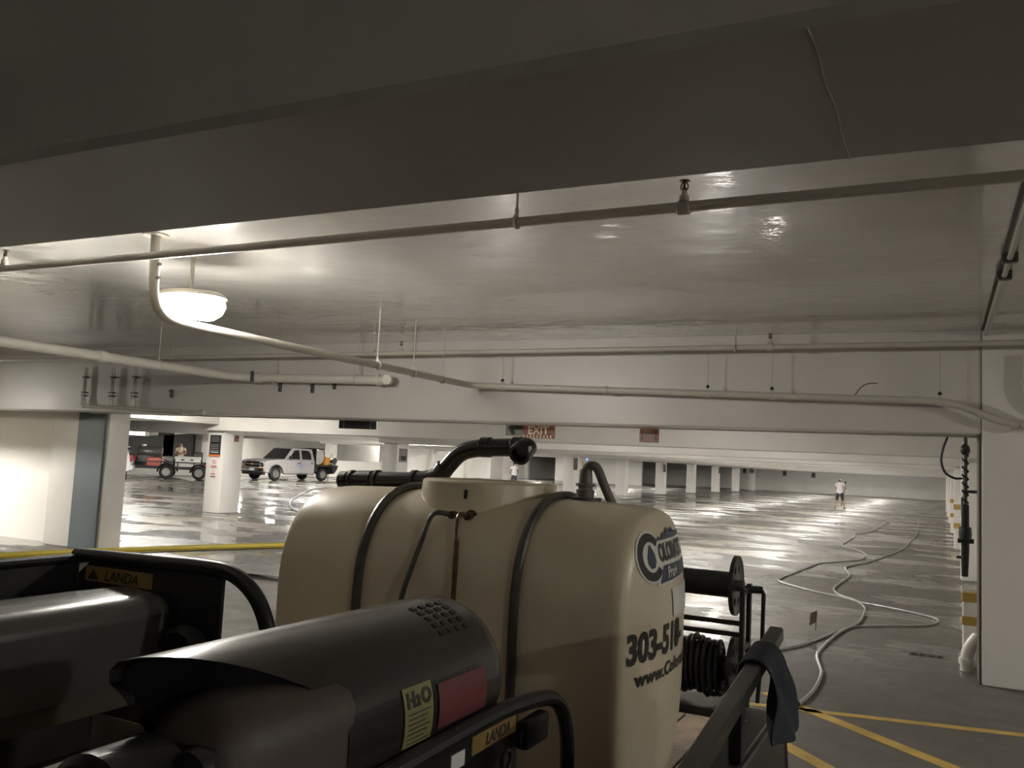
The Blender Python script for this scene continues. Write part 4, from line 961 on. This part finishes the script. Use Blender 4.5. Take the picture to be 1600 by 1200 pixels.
def figure(name, label, loc, rz, J, top, bottom, long_legs=False):
    t = thing(name, label, 'person', loc, rz)
    J = {k: Vector(v) for k, v in J.items()}
    for s in 'LR':
        J['up.'+s] = J['sh.'+s].lerp(J['el.'+s], 0.45); J['th.'+s] = J['hip.'+s].lerp(J['kn.'+s], 0.5); J['cf.'+s] = J['kn.'+s].lerp(J['an.'+s], 0.3)
        d = (J['wr.'+s]-J['el.'+s]).normalized(); J['palm.'+s] = J['wr.'+s] + d*0.085
    f = (J['crown']-J['neck']).normalized()
    fw = J.pop('face').normalized(); sd_ = fw.cross(f).normalized()
    J['nose'] = J['head'] + fw*0.115 - f*0.01
    J['ear.L'] = J['head'] - sd_*0.088; J['ear.R'] = J['head'] + sd_*0.088
    names = list(J); idx = {k: i for i, k in enumerate(names)}
    co = [J[k] for k in names]; ed = [(idx[a], idx[b]) for a, b, _ in BONES]; rad = []
    for k in names:
        r = RAD[k.split('.')[0]]; rad.append(r if isinstance(r, tuple) else (r, r))
    segs = [(J[a], J[b], r) for a, b, r in BONES]
    for s in 'LR':     # five fingers of different length, slightly curled
        p = J['palm.'+s]; d = (J['palm.'+s]-J['wr.'+s]).normalized(); u, w = perp(d)
        for k, L in enumerate((0.075, 0.085, 0.08, 0.062)):
            a = p + u*(k-1.5)*0.021; pts = [a + d*L*0.45 + w*0.004, a + d*L*0.8 + w*0.022, a + d*L*0.85 + w*0.045]
            last = idx['palm.'+s]
            for q in pts: co.append(q); rad.append((.0095, .0095)); ed.append((last, len(co)-1)); last = len(co)-1
            segs.append((p, pts[-1], 'hand'))
        q1 = J['wr.'+s].lerp(p, 0.5) + u*0.045; q2 = q1 + d*0.045 + u*0.01
        co += [q1, q2]; rad += [(.011, .011), (.010, .010)]; ed += [(idx['palm.'+s], len(co)-2), (len(co)-2, len(co)-1)]
        segs.append((q1, q2, 'hand'))
    me = bpy.data.meshes.new('body'); me.from_pydata([tuple(c) for c in co], ed, [])
    ob = link(bpy.data.objects.new('body', me))
    sk = ob.modifiers.new('skin', 'SKIN'); sk.use_smooth_shade = True
    for i, v in enumerate(me.skin_vertices[0].data): v.radius = rad[i]; v.use_root = (i == idx['pelvis'])
    ob.modifiers.new('sub', 'SUBSURF').levels = 2; ob.modifiers['sub'].render_levels = 2
    bpy.context.view_layer.update(); dg = bpy.context.evaluated_depsgraph_get()
    bm_ = bpy.data.meshes.new_from_object(ob.evaluated_get(dg), depsgraph=dg); bpy.data.objects.remove(ob)
    bm_.materials.clear(); bm_.materials.append(M_skin); bm_.name = 'body'
    bo = link(bpy.data.objects.new('body', bm_)); bo.parent = t
    bm_.polygons.foreach_set('use_smooth', [True]*len(bm_.polygons))
    reg = []
    for v in bm_.vertices:
        best = (9, '')
        for a, b, r in segs:
            ab = b-a; s_ = max(0, min(1, (v.co-a).dot(ab)/max(1e-9, ab.length_squared))); d = (v.co-a-ab*s_).length - (0.03 if r == 'torso' else 0)
            if d < best[0]: best = (d, r)
        reg.append(best[1])
    def garment(nm, regs, mat, off, cond=None):
        mp = {}; mb = MB()
        for p in bm_.polygons:
            if all(reg[i] in regs for i in p.vertices) and (cond is None or cond(p.center)):
                f_ = []
                for i in p.vertices:
                    if i not in mp: mp[i] = len(mb.v); mb.v.append(bm_.vertices[i].co + bm_.vertices[i].normal*off)
                    f_.append(mp[i])
                mb.f.append(tuple(f_))
        if mb.f: mb.build(nm, mat, t, smooth=80)
    hipz = J['pelvis'].z
    under = lambda c: (c-J['neck']).dot(f) < 0.005
    legs = ('hips', 'thigh', 'shin', 'torso') if long_legs else ('hips', 'thigh', 'torso')
    garment('shirt', ('torso', 'sleeve', 'hips'), top, 0.016, lambda c: c.z > hipz-0.07 and under(c) and abs(c.y-J['pelvis'].y) < 0.4)
    garment('trousers' if long_legs else 'shorts', legs, bottom, 0.011, lambda c: c.z < hipz+0.05)
    garment('shoes', ('foot',), M_dark, 0.010)
    garment('hair', ('head',), M_hair, 0.010, lambda c: (c-J['head']).dot(f) > -0.02 and (c-J['head']).dot(fw) < 0.055 + (0 if (c-J['head']).dot(f) < 0.075 else 0.1))
    for s in (-1, 1):
        MB().sphere(J['head'] + fw*0.084 + sd_*0.032*s + f*0.012, 0.011, 8, 6).build('eye', M_ink, t)
    MB().box(J['head'] + fw*0.08 - f*0.055 - Vector((0.022, 0.022, 0.005)), J['head'] + fw*0.088 - f*0.055 + Vector((0.022, 0.022, 0.005))).build('mouth', M_red, t)
    return t
STAND = {'pelvis': (0, 0, .95), 'spine': (0, .0, 1.13), 'chest': (0, .01, 1.33), 'neck': (0, .02, 1.50), 'head': (0, .035, 1.62), 'crown': (0, .035, 1.70), 'face': (0, 1, 0),
         'sh.L': (-.18, .01, 1.42), 'el.L': (-.25, .02, 1.14), 'wr.L': (-.24, .10, .90), 'sh.R': (.18, .01, 1.42), 'el.R': (.25, .02, 1.14), 'wr.R': (.24, .10, .90),
         'hip.L': (-.09, 0, .90), 'kn.L': (-.11, .03, .50), 'an.L': (-.12, -.01, .09), 'toe.L': (-.14, .14, .045), 'hip.R': (.09, 0, .90), 'kn.R': (.11, .03, .50), 'an.R': (.12, -.01, .09), 'toe.R': (.14, .14, .045)}
J1 = dict(STAND); J1.update({'spine': (0, .03, 1.12), 'chest': (0, .09, 1.30), 'neck': (0, .14, 1.45), 'head': (-.01, .19, 1.56), 'crown': (-.01, .20, 1.64), 'face': (-.1, 1, -.2),
    'sh.L': (-.19, .09, 1.38), 'sh.R': (.19, .09, 1.38), 'el.L': (-.25, .24, 1.18), 'wr.L': (-.10, .42, 1.10), 'el.R': (.30, .16, 1.16), 'wr.R': (.22, .38, 1.22),
    'hip.L': (-.10, 0, .90), 'kn.L': (-.17, .06, .49), 'an.L': (-.23, -.06, .09), 'toe.L': (-.25, .09, .045), 'kn.R': (.16, .05, .49), 'an.R': (.22, .03, .09), 'toe.R': (.27, .17, .045)})
man1 = figure('person', 'person in white shirt and dark shorts seen from behind on the wet floor', (-4.95, 51.4, 0), 0.05, J1, M_tee, M_shorts)
wn = thing('spray_wand', 'dark spray wand held by the person in shorts', 'wand', (-4.7, 51.6, 1.1))
MB().tube([(-4.66, 51.30, 1.52), (-4.70, 51.66, 1.23), (-4.95, 52.6, 0.45), (-5.0, 52.9, 0.15)], 0.020, 8).build('wand_tube', M_dark, wn, True)
MB().box((-4.70, 51.25, 1.46), (-4.62, 51.33, 1.57), 0.02, 1).build('trigger_grip', M_dark, wn, True)
J2 = dict(STAND); J2.update({'el.L': (-.24, .10, 1.16), 'wr.L': (-.16, .32, 1.06), 'el.R': (.26, .08, 1.15), 'wr.R': (.24, .28, 1.02), 'face': (-.6, .8, -.2), 'head': (0, .05, 1.62), 'kn.L': (-.12, .09, .5), 'an.L': (-.15, .12, .09), 'toe.L': (-.19, .26, .045), 'an.R': (.13, -.14, .09), 'toe.R': (.17, .0, .045)})
man2 = figure('person', 'person in white shirt and dark trousers behind the open pipe elbow', (-24.2, 49.6, 0), 0.9, J2, M_tee, M_jeans, True)
J3 = {'pelvis': (0, 0, 0), 'spine': (0, 0, .18), 'chest': (0, .01, .37), 'neck': (0, .02, .54), 'head': (0, .04, .66), 'crown': (0, .045, .74), 'face': (0, 1, -.15),
      'sh.L': (-.19, .01, .46), 'el.L': (-.27, .10, .20), 'wr.L': (-.03, .23, .23), 'sh.R': (.19, .01, .46), 'el.R': (.27, .10, .20), 'wr.R': (.03, .25, .19),
      'hip.L': (-.10, 0, -.03), 'kn.L': (-.14, .42, .0), 'an.L': (-.14, .40, -.40), 'toe.L': (-.15, .55, -.44), 'hip.R': (.10, 0, -.03), 'kn.R': (.14, .42, .0), 'an.R': (.14, .40, -.40), 'toe.R': (.15, .55, -.44)}

# ------------------------------------------------------------------ silver flatbed truck
def wheel(parent, x, y, r, w, side, z=None):
    z = r if z is None else z
    tb_ = MB().lathe([(-w/2, r*.62), (-w/2, r*.88), (-w/2+.03, r), (w/2-.03, r), (w/2, r*.88), (w/2, r*.62)], (x, y, z), (0, 1, 0), 28, caps=(False, False)).build('wheel', M_rubber, parent)
    rim = MB().lathe([(0, r*.62), (-.02, r*.60), (.03, r*.52), (.04, r*.24), (-.005, r*.20), (-.01, .01)], (x, y+side*w/2*0.96, z), (0, -side, 0), 20).build('rim', M_steel, tb_)
    for k in range(6):
        a = 2*math.pi*k/6; c = Vector((x+math.cos(a)*r*.40, y+side*(w/2-0.028), z+math.sin(a)*r*.40))
        MB().cyl(c - Vector((0, side*.01, 0)), c + Vector((0, side*.006, 0)), r*.075, seg=8).build('rim_hole', M_ink, tb_)
    return tb_
tk = thing('pickup_truck', 'silver crew cab pickup with a black flatbed and white side lettering', 'truck', (-34.66, 39.38, 0), R(82.9))
TW = 1.98
def archcut(cx_, r, n=10, a0=180, a1=0): return [(cx_ + r*math.cos(R(a0+(a1-a0)*k/n)), 0.38 + r*math.sin(R(a0+(a1-a0)*k/n))) for k in range(n+1)]
low = [(-0.93, 0.62), (-0.90, 0.50), (-0.52, 0.46)] + archcut(0, 0.50)[1:-1] + [(0.50, 0.44), (2.98, 0.44), (3.0, 0.60), (3.0, 1.20), (0.62, 1.24), (0.1, 1.23), (-0.70, 1.15), (-0.88, 1.05)]
bd = MB()
for y0, y1, ins in ((0.0, TW, 0.0),):
    def sec(y, i): return [Vector((x*(1) + (0.0 if x > -0.6 else i*0.6), y, z - (i*0.25 if z > 1.1 else 0))) for x, z in low]
    bd.rings([sec(0.03, 0.10), sec(0.0, 0.0), sec(TW, 0.0), sec(TW-0.03+0.03, 0.10)])
bd.build('body_shell', M_silver, tk, smooth=30)
# greenhouse
def gh(y, ins): return [Vector((0.60+0.0, y, 1.22)), Vector((1.28+ins*.5, y, 1.90-ins*.2)), Vector((1.55, y, 1.935)), Vector((2.6, y, 1.925)), Vector((2.86, y, 1.88)), Vector((2.98, y, 1.20))]
def tumble(side):
    out = []
    for p in gh(0, 0):
        k = (p.z-1.2)/0.73; y = 0.02 + 0.16*k; out.append(Vector((p.x, y if side == 0 else TW-y, p.z)))
    return out
MB().rings([tumble(0), tumble(1)]).build('cab_top', M_silver, tk, smooth=30)
def glass(name, pts, mat=M_glass, off=0.012):
    """flat pane with a little thickness on the near side"""
    v = []
    for x, z in pts:
        k = (z-1.2)/0.73; v.append(Vector((x, 0.02+0.16*k, z)))
    MB().rings([v, [p + Vector((0, -off, 0.002)) for p in v]]).build(name, mat, tk)
glass('front_door_window', [(0.98, 1.27), (1.42, 1.80), (1.80, 1.82), (1.82, 1.27)])
glass('rear_door_window', [(1.98, 1.27), (1.97, 1.82), (2.55, 1.80), (2.72, 1.62), (2.74, 1.27)])
w0, w1_ = Vector((0.63, 0, 1.25)), Vector((1.26, 0, 1.87))
nn = Vector((-(w1_.z-w0.z), 0, w1_.x-w0.x)).normalized()*0.014
ws = [Vector((w0.x, 0.08, w0.z)), Vector((w0.x, TW-0.08, w0.z)), Vector((w1_.x, TW-0.24, w1_.z)), Vector((w1_.x, 0.24, w1_.z))]
MB().rings([ws, [p+nn for p in ws]]).build('windshield', M_glass, tk)
for x0, x1 in ((0.78, 1.86), (1.90, 2.90)):
    d = MB(); d.box((x0, -0.012, 0.50), (x1, 0.02, 1.20), 0.01, 1); o = d.build('door', M_silver, tk)
    MB().box((x1-0.22, -0.035, 1.03), (x1-0.05, -0.008, 1.08), 0.008, 1).build('door_handle', M_dark, o)
MB().box((0.85, -0.26, 1.26), (0.97, -0.06, 1.46), 0.03, 2).build('side_mirror', M_dark, tk)
MB().box((0.92, -0.08, 1.30), (0.96, 0.04, 1.34)).build('mirror_arm', M_dark, tk)
for k, (x0, x1, z_) in enumerate(((1.50, 2.30, 1.00), (1.42, 2.36, 0.92), (1.62, 2.24, 0.84), (1.72, 2.14, 0.77))):
    MB().box((x0, -0.0165, z_), (x1, -0.0125, z_+0.045)).build('door_print', M_pblue, tk)
MB().box((-0.955, 0.03, 0.44), (-0.80, TW-0.03, 0.70), 0.04, 2).build('front_bumper', M_chrome, tk)
MB().box((-0.94, 0.10, 0.30), (-0.70, TW-0.10, 0.46), 0.02, 1).build('air_dam', M_dark, tk)
MB().box((-0.935, 0.42, 0.73), (-0.86, TW-0.42, 1.07), 0.02, 1).build('grille', M_dark, tk)
MB().box((-0.96, 0.42, 0.885), (-0.925, TW-0.42, 0.925), 0.008, 1).build('grille_bar', M_chrome, tk)
MB().prism([(-0.15, -0.025), (-0.05, -0.025), (-0.04, -0.05), (0.05, -0.05), (0.06, -0.025), (0.15, -0.025), (0.13, 0.025), (0.05, 0.025), (0.04, 0.05), (-0.05, 0.05), (-0.06, 0.025), (-0.13, 0.025)], (-0.96, TW/2, 0.905), (0, 1, 0), (0, 0, 1), (-0.022, 0, 0)).build('grille_emblem', pmat('gold emblem', (0.7, 0.5, 0.15), 0.3, 0.6), tk)
for y in (0.06, TW-0.40):
    MB().box((-0.93, y, 0.76), (-0.78, y+0.34, 1.02), 0.03, 2).build('headlamp', M_chrome, tk)
    MB().box((-0.935, y+0.02, 0.70), (-0.80, y+0.32, 0.755), 0.01, 1).build('turn_lamp', M_amber, tk)
MB().box((-0.965, TW/2-0.2, 0.53), (-0.95, TW/2+0.2, 0.66), 0.004, 1).build('licence_plate', M_signw, tk)
MB().tube(arc((0, -0.01, 0.38), (1, 0, 0), (0, 0, 1), 0.52, 5, 175, 14), 0.035, 8).build('wheel_arch', M_hoop, tk)
MB().box((0.55, -0.08, 0.36), (2.95, 0.06, 0.42), 0.015, 1).build('running_board', M_chrome, tk)
for x, y, s in ((0, 0.14, -1), (3.75, 0.14, -1), (0, TW-0.14, 1), (3.75, TW-0.14, 1)): wheel(tk, x, y, 0.385, 0.25, s)
for y in (0.45, TW-0.53): MB().box((-0.6, y, 0.42), (4.95, y+0.08, 0.60)).build('chassis_rail', M_dark, tk)
MB().box((3.08, -0.02, 0.86), (5.0, TW+0.02, 0.96), 0.01, 1).build('flatbed', M_dark, tk)
MB().box((3.06, 0.0, 0.95), (3.12, TW, 1.97), 0.01, 1).build('headboard', M_dark, tk)
MB().box((3.06, -0.02, 0.52), (3.28, 0.16, 0.88), 0.02, 1).build('mud_guard', M_dark, tk)
MB().box((4.38, 0.02, 0.42), (4.40, 0.42, 0.88)).build('mud_flap', M_rubber, tk)
MB().prism([(4.55, 0.86), (5.0, 0.86), (5.0, 0.75), (4.75, 0.45), (4.60, 0.45)], (0, 0.05, 0), (1, 0, 0), (0, 0, 1), (0, TW-0.1, 0)).build('tail_box', M_dark, tk)
TKX, TKY = 0.0, 0.0
TKL, TKR = (-34.66, 39.38, 0), R(82.9)
t = thing('water_tank', 'white upright water tank behind the truck cab on its flatbed', 'tank', TKL, TKR)
MB().lathe([(0, 0.40), (0.04, 0.46), (1.2, 0.46), (1.24, 0.40)], (TKX+3.62, TKY+0.30, 1.455), (0, 1, 0), 28).build('tank_shell', M_plast, t)
for y in (0.5, 1.3): MB().box((TKX+3.3, TKY+y, 0.962), (TKX+3.94, TKY+y+0.12, 1.10), 0.01, 1).build('cradle', M_dark, t)
t = thing('machine_box', 'dark machine with a flat black cover behind the truck tank', 'machine', TKL, TKR)
MB().box((TKX+4.12, TKY+0.95, 0.962), (TKX+4.72, TKY+1.75, 1.70), 0.04, 2).build('body', M_hoop, t)
MB().box((TKX+3.75, TKY+0.9, 1.92), (TKX+4.65, TKY+1.7, 1.985), 0.01, 1).build('cover_plate', M_dark, t)
for x in (4.15, 4.6): MB().box((TKX+x, TKY+1.25, 1.68), (TKX+x+0.05, TKY+1.30, 1.93)).build('cover_post', M_dark, t)
t = thing('fuel_tank', 'amber orange fuel tank on the truck flatbed', 'tank', TKL, TKR)
MB().box((TKX+4.14, TKY+0.22, 0.962), (TKX+4.56, TKY+0.86, 1.46), 0.05, 3).build('tank_body', M_amber, t)
MB().cyl((TKX+4.3, TKY+0.5, 1.455), (TKX+4.3, TKY+0.5, 1.50), 0.06, seg=14).build('filler_cap', M_dark, t)
MB().tube(bend([(TKX+4.5, TKY+0.20, 0.965), (TKX+4.5, TKY+0.20, 1.66), (TKX+4.68, TKY+0.20, 1.66), (TKX+4.68, TKY+0.20, 1.4)], 0.05), 0.014, 8).build('guard_tube', M_dark, t)
t = thing('hose_reel', 'dark hose reel at the rear of the truck flatbed', 'hose reel', TKL, TKR)
for y in (0.12, 0.68): MB().lathe([(0, 0.04), (0, 0.21), (0.02, 0.21), (0.02, 0.04)], (TKX+4.80, TKY+y, 1.24), (0, 1, 0), 20).build('flange', M_darkg, t)
MB().cyl((TKX+4.80, TKY+0.13, 1.24), (TKX+4.80, TKY+0.69, 1.24), 0.15, seg=20).build('wound_hose', M_bhose, t)
MB().box((TKX+4.62, TKY+0.12, 0.962), (TKX+4.96, TKY+0.70, 1.06), 0.01, 1).build('base', M_steel, t)

# ------------------------------------------------------------------ open work trailer at far left
AX = math.atan2(0.69, 0.72)
wt = thing('work_trailer', 'open black work trailer with railings and two silver wheels, far left', 'trailer', (-36.06, 32.62, 0), AX)
# local x towards the rear (right in the picture), local -y towards the camera
for x, y, s in ((0, 0.0, -1), (1.60, 0.0, -1), (0, 1.85, 1), (1.60, 1.85, 1)):
    wheel(wt, x, y, 0.35, 0.21, s)
    MB().tube(arc((x, y, 0.35), (1, 0, 0), (0, 0, 1), 0.43, 0, 180, 12), 0.055, 6).build('fender', M_darkg, wt)
MB().box((-1.9, 0.14, 0.50), (2.15, 1.70, 0.58), 0.01, 1).build('deck', M_dark, wt)
for y in (0.12, 1.70):
    for z in (0.85, 0.60): MB().box((-1.9, y-0.02, z), (2.15, y+0.02, z+0.05)).build('side_rail', M_dark, wt)
    for x in (-1.9, -1.1, -0.3, 0.5, 1.3, 2.1): MB().box((x, y-0.02, 0.55), (x+0.05, y+0.02, 0.88)).build('rail_post', M_dark, wt)
MB().tube([(-0.75, 0.10, 1.25), (0.15, 0.10, 0.88)], 0.022, 8).build('brace', M_hoop, wt)
MB().tube([(-1.9, 0.3, 0.5), (-2.35, 0.9, 0.45), (-1.9, 1.5, 0.5)], 0.04, 8).build('tongue', M_dark, wt)
MB().box((2.15, 0.12, 0.62), (2.24, 1.70, 0.75), 0.01, 1).build('rear_beam', M_hoop, wt)
wtm = Matrix.Translation((-36.06, 32.62, 0)) @ Matrix.Rotation(AX, 4, 'Z')
def on_trailer(name, label, cat, x, y, z): return thing(name, label, cat, wtm @ Vector((x, y, z)), AX)
t = on_trailer('pressure_washer', 'pressure washer with a grey rounded hood on the far work trailer', 'pressure washer', -1.0, 0.95, 0.58)
MB().box((-0.75, -0.5, 0.0), (0.65, 0.45, 0.62), 0.04, 2).build('machine_body', M_dark, t)
hh = MB(); hh.lathe([(0, 0.10), (0.03, 0.27), (0.1, 0.30), (1.15, 0.30), (1.22, 0.26), (1.25, 0.08)], (-0.55, 0, 0.78), (1, 0, 0), 24); hh.build('hood', M_greyhood, t)
MB().cyl((-0.25, 0, 1.05), (-0.25, 0, 1.16), 0.12, seg=16).build('flue', M_signw, t)
MB().box((-1.05, -0.45, 0.0), (-0.8, 0.3, 0.55), 0.03, 1).build('engine', M_steel, t)
MB().lathe([(0, 0.04), (0, 0.15), (0.12, 0.15), (0.12, 0.04)], (-0.98, -0.58, 0.32), (0, 1, 0), 16).build('flywheel', M_signg, t)
t = on_trailer('fuel_tank', 'faded orange red fuel tank on the far work trailer', 'tank', -0.65, 0.30, 0.58)
MB().box((-0.36, -0.14, 0.0), (0.36, 0.13, 0.50), 0.08, 3).build('tank_body', pmat('faded red plastic', (0.62, 0.16, 0.11), 0.5), t)
MB().cyl((0, 0, 0.49), (0, 0, 0.54), 0.06, seg=14).build('filler_cap', M_dark, t)
t = on_trailer('storage_box', 'white storage box with latches on the far work trailer', 'box', 1.0, 0.62, 0.58)
MB().box((-0.62, -0.40, 0.0), (0.62, 0.30, 0.56), 0.02, 2).build('box_body', M_plast, t)
MB().box((-0.64, -0.42, 0.50), (0.64, 0.32, 0.60), 0.02, 2).build('lid', M_plast, t)
for x in (-0.25, 0.2): MB().box((x-0.08, -0.44, 0.40), (x+0.08, -0.40, 0.47), 0.008, 1).build('latch', M_hoop, t)
t = on_trailer('grey_tote', 'grey plastic tote between the orange tank and the white box', 'box', 0.06, 0.55, 0.58)
MB().box((-0.22, -0.30, 0.0), (0.22, 0.30, 0.55), 0.03, 2).build('tote_body', M_signg, t)
MB().box((-0.24, -0.32, 0.55), (0.24, 0.32, 0.60), 0.01, 1).build('tote_lid', M_hoop, t)
t = on_trailer('dark_case', 'dark equipment case used as a seat on the far work trailer', 'case', 0.75, 1.32, 0.58)
MB().box((-0.85, -0.30, 0.0), (0.95, 0.30, 0.44), 0.03, 2).build('case_body', M_dark, t)
MB().box((0.45, -0.1, 0.44), (0.95, 0.30, 0.86), 0.08, 3).build('case_back', M_hoop, t)
t = on_trailer('red_bucket', 'small red bucket at the rear end of the far work trailer', 'bucket', 1.93, 0.45, 0.58)
MB().lathe([(0, 0.10), (0.28, 0.14), (0.29, 0.15), (0.27, 0.13), (0.02, 0.09)], (0, 0, 0), (0, 0, 1), 18, caps=(True, True)).build('bucket_body', M_red, t)
MB().tube(arc((0, 0, 0.27), (1, 0, 0), (0, 0, 1), 0.15, 0, 180, 8), 0.008, 6).build('bail', M_steel, t)
pm = wtm @ Vector((0.55, 1.30, 1.13))
man3 = figure('person', 'person in cream shirt with folded arms sitting on the far trailer', pm, AX + math.pi, J3, M_cream, M_jeans, True)

# ------------------------------------------------------------------ white car whose tail shows at the blue striped column
AC = AX
cr_ = thing('white_car', 'white car with a red tail lamp, tail showing past the blue striped column', 'car', (-36.7, 30.9, 0), AC)
ps = [(-4.6, .35), (-4.6, .75), (-4.45, .95), (-3.4, 1.08), (-2.6, 1.62), (-2.2, 1.72), (-.5, 1.72), (-.15, 1.55), (.05, 1.05), (.10, .75), (.10, .40), (-.2, .30), (-4.4, .30)]
cm = MB(); cm.rings([[Vector((x, y, z)) for x, z in [(a + (0.04 if e else 0)*(1 if a < -2 else -1), b - (0.05 if e and b > 1 else 0)) for a, b in ps]] for y, e in ((-0.92, 1), (-0.86, 0), (0.86, 0), (0.92, 1))])
cm.build('car_body', M_carw, cr_, smooth=40)
for s in (-1, 1):
    MB().box((0.06, s*0.80-0.10, 0.85), (0.13, s*0.80+0.10, 1.18), 0.02, 2).build('tail_lamp', M_tail, cr_)
    for x in (-3.7, -0.95): wheel(cr_, x, s*0.80, 0.34, 0.22, s)
    MB().prism([(-3.1, 1.12), (-2.5, 1.56), (-0.6, 1.58), (-0.35, 1.15)], (0, s*0.915, 0), (1, 0, 0), (0, 0, 1), (0, s*0.012, 0)).build('side_window', M_glass, cr_)
MB().prism([(-0.70, 0), (0.70, 0), (0.6, 0.42), (-0.6, 0.42)], (0.0, 0, 1.13), (0, 1, 0), (-0.35, 0, 0.94), (0.03, 0, 0.012)).build('rear_window', M_glass, cr_)
MB().box((0.06, -0.88, 0.42), (0.20, 0.88, 0.66), 0.04, 2).build('rear_bumper', M_carw, cr_)
MB().box((0.10, -0.2, 0.75), (0.125, 0.2, 0.87)).build('licence_plate', M_signw, cr_)

# ------------------------------------------------------------------ left end: ramp wall behind the trailer, bright wall beyond
rp = MB(); rp.prism([(29.0, 0), (42.2, 0), (42.2, 2.78), (29.0, 1.45)], (-42.3, 0, 0), (0, 1, 0), (0, 0, 1), (0.3, 0, 0)); rp.build('wall_ramp', M_dimgrey, kind=S)  # the ramp wall's unlit look is put into its grey
MB().box((-42.5, 37.6, 0), (-42.0, 38.4, SLAB), 0.01).build('trim_4', M_dimgrey, kind=S)
MB().box((-41.8, 39.9, 0), (-41.2, 40.6, SLAB), 0.01).build('trim_4', M_white, kind=S)
MB().box((-52, 25, 0), (-51.6, 60, SLAB)).build('wall_outer', M_wall, kind=S)
for k, (y0, y1) in enumerate(((38.0, 40.6), (40.9, 46.2), (47.6, 50.6))):
    w_ = MB(); w_.box((-51.6, y0, 2.25), (-51.54, y1, 2.33)); w_.box((-51.6, y0, 3.02), (-51.54, y1, 3.10)); w_.box((-51.6, y0, 2.25), (-51.54, y0+0.08, 3.1)); w_.box((-51.6, y1-0.08, 2.25), (-51.54, y1, 3.1))
    w_ = w_.build('window_%d' % (k+1), M_hoop, kind=S)
    MB().box((-51.598, y0+0.08, 2.33), (-51.57, y1-0.08, 3.02)).build('pane', M_window, w_)

# white sprayer drum with an orange lid, half hidden by the bent hose
t = thing('sprayer_drum', 'white drum with an orange lid on the floor behind the bent hose', 'drum', (-17.3, 45.6, 0))
MB().lathe([(0, 0.28), (0.03, 0.31), (0.5, 0.31), (0.56, 0.26), (0.60, 0.12)], (-16.55, 45.0, 0), (0, 0, 1), 22).build('drum_body', M_plast, t, True)
MB().lathe([(0, 0.14), (0.08, 0.20), (0.20, 0.18), (0.24, 0.08)], (-16.5, 45.0, 0.56), (0.3, 0, 1), 18).build('orange_lid', M_orange, t, True)
MB().tube(arc((-16.55, 45.0, 0.45), (1, 0, 0), (0, 0, 1), 0.33, 10, 170, 8), 0.02, 6).build('drum_handle', M_plast, t, True)
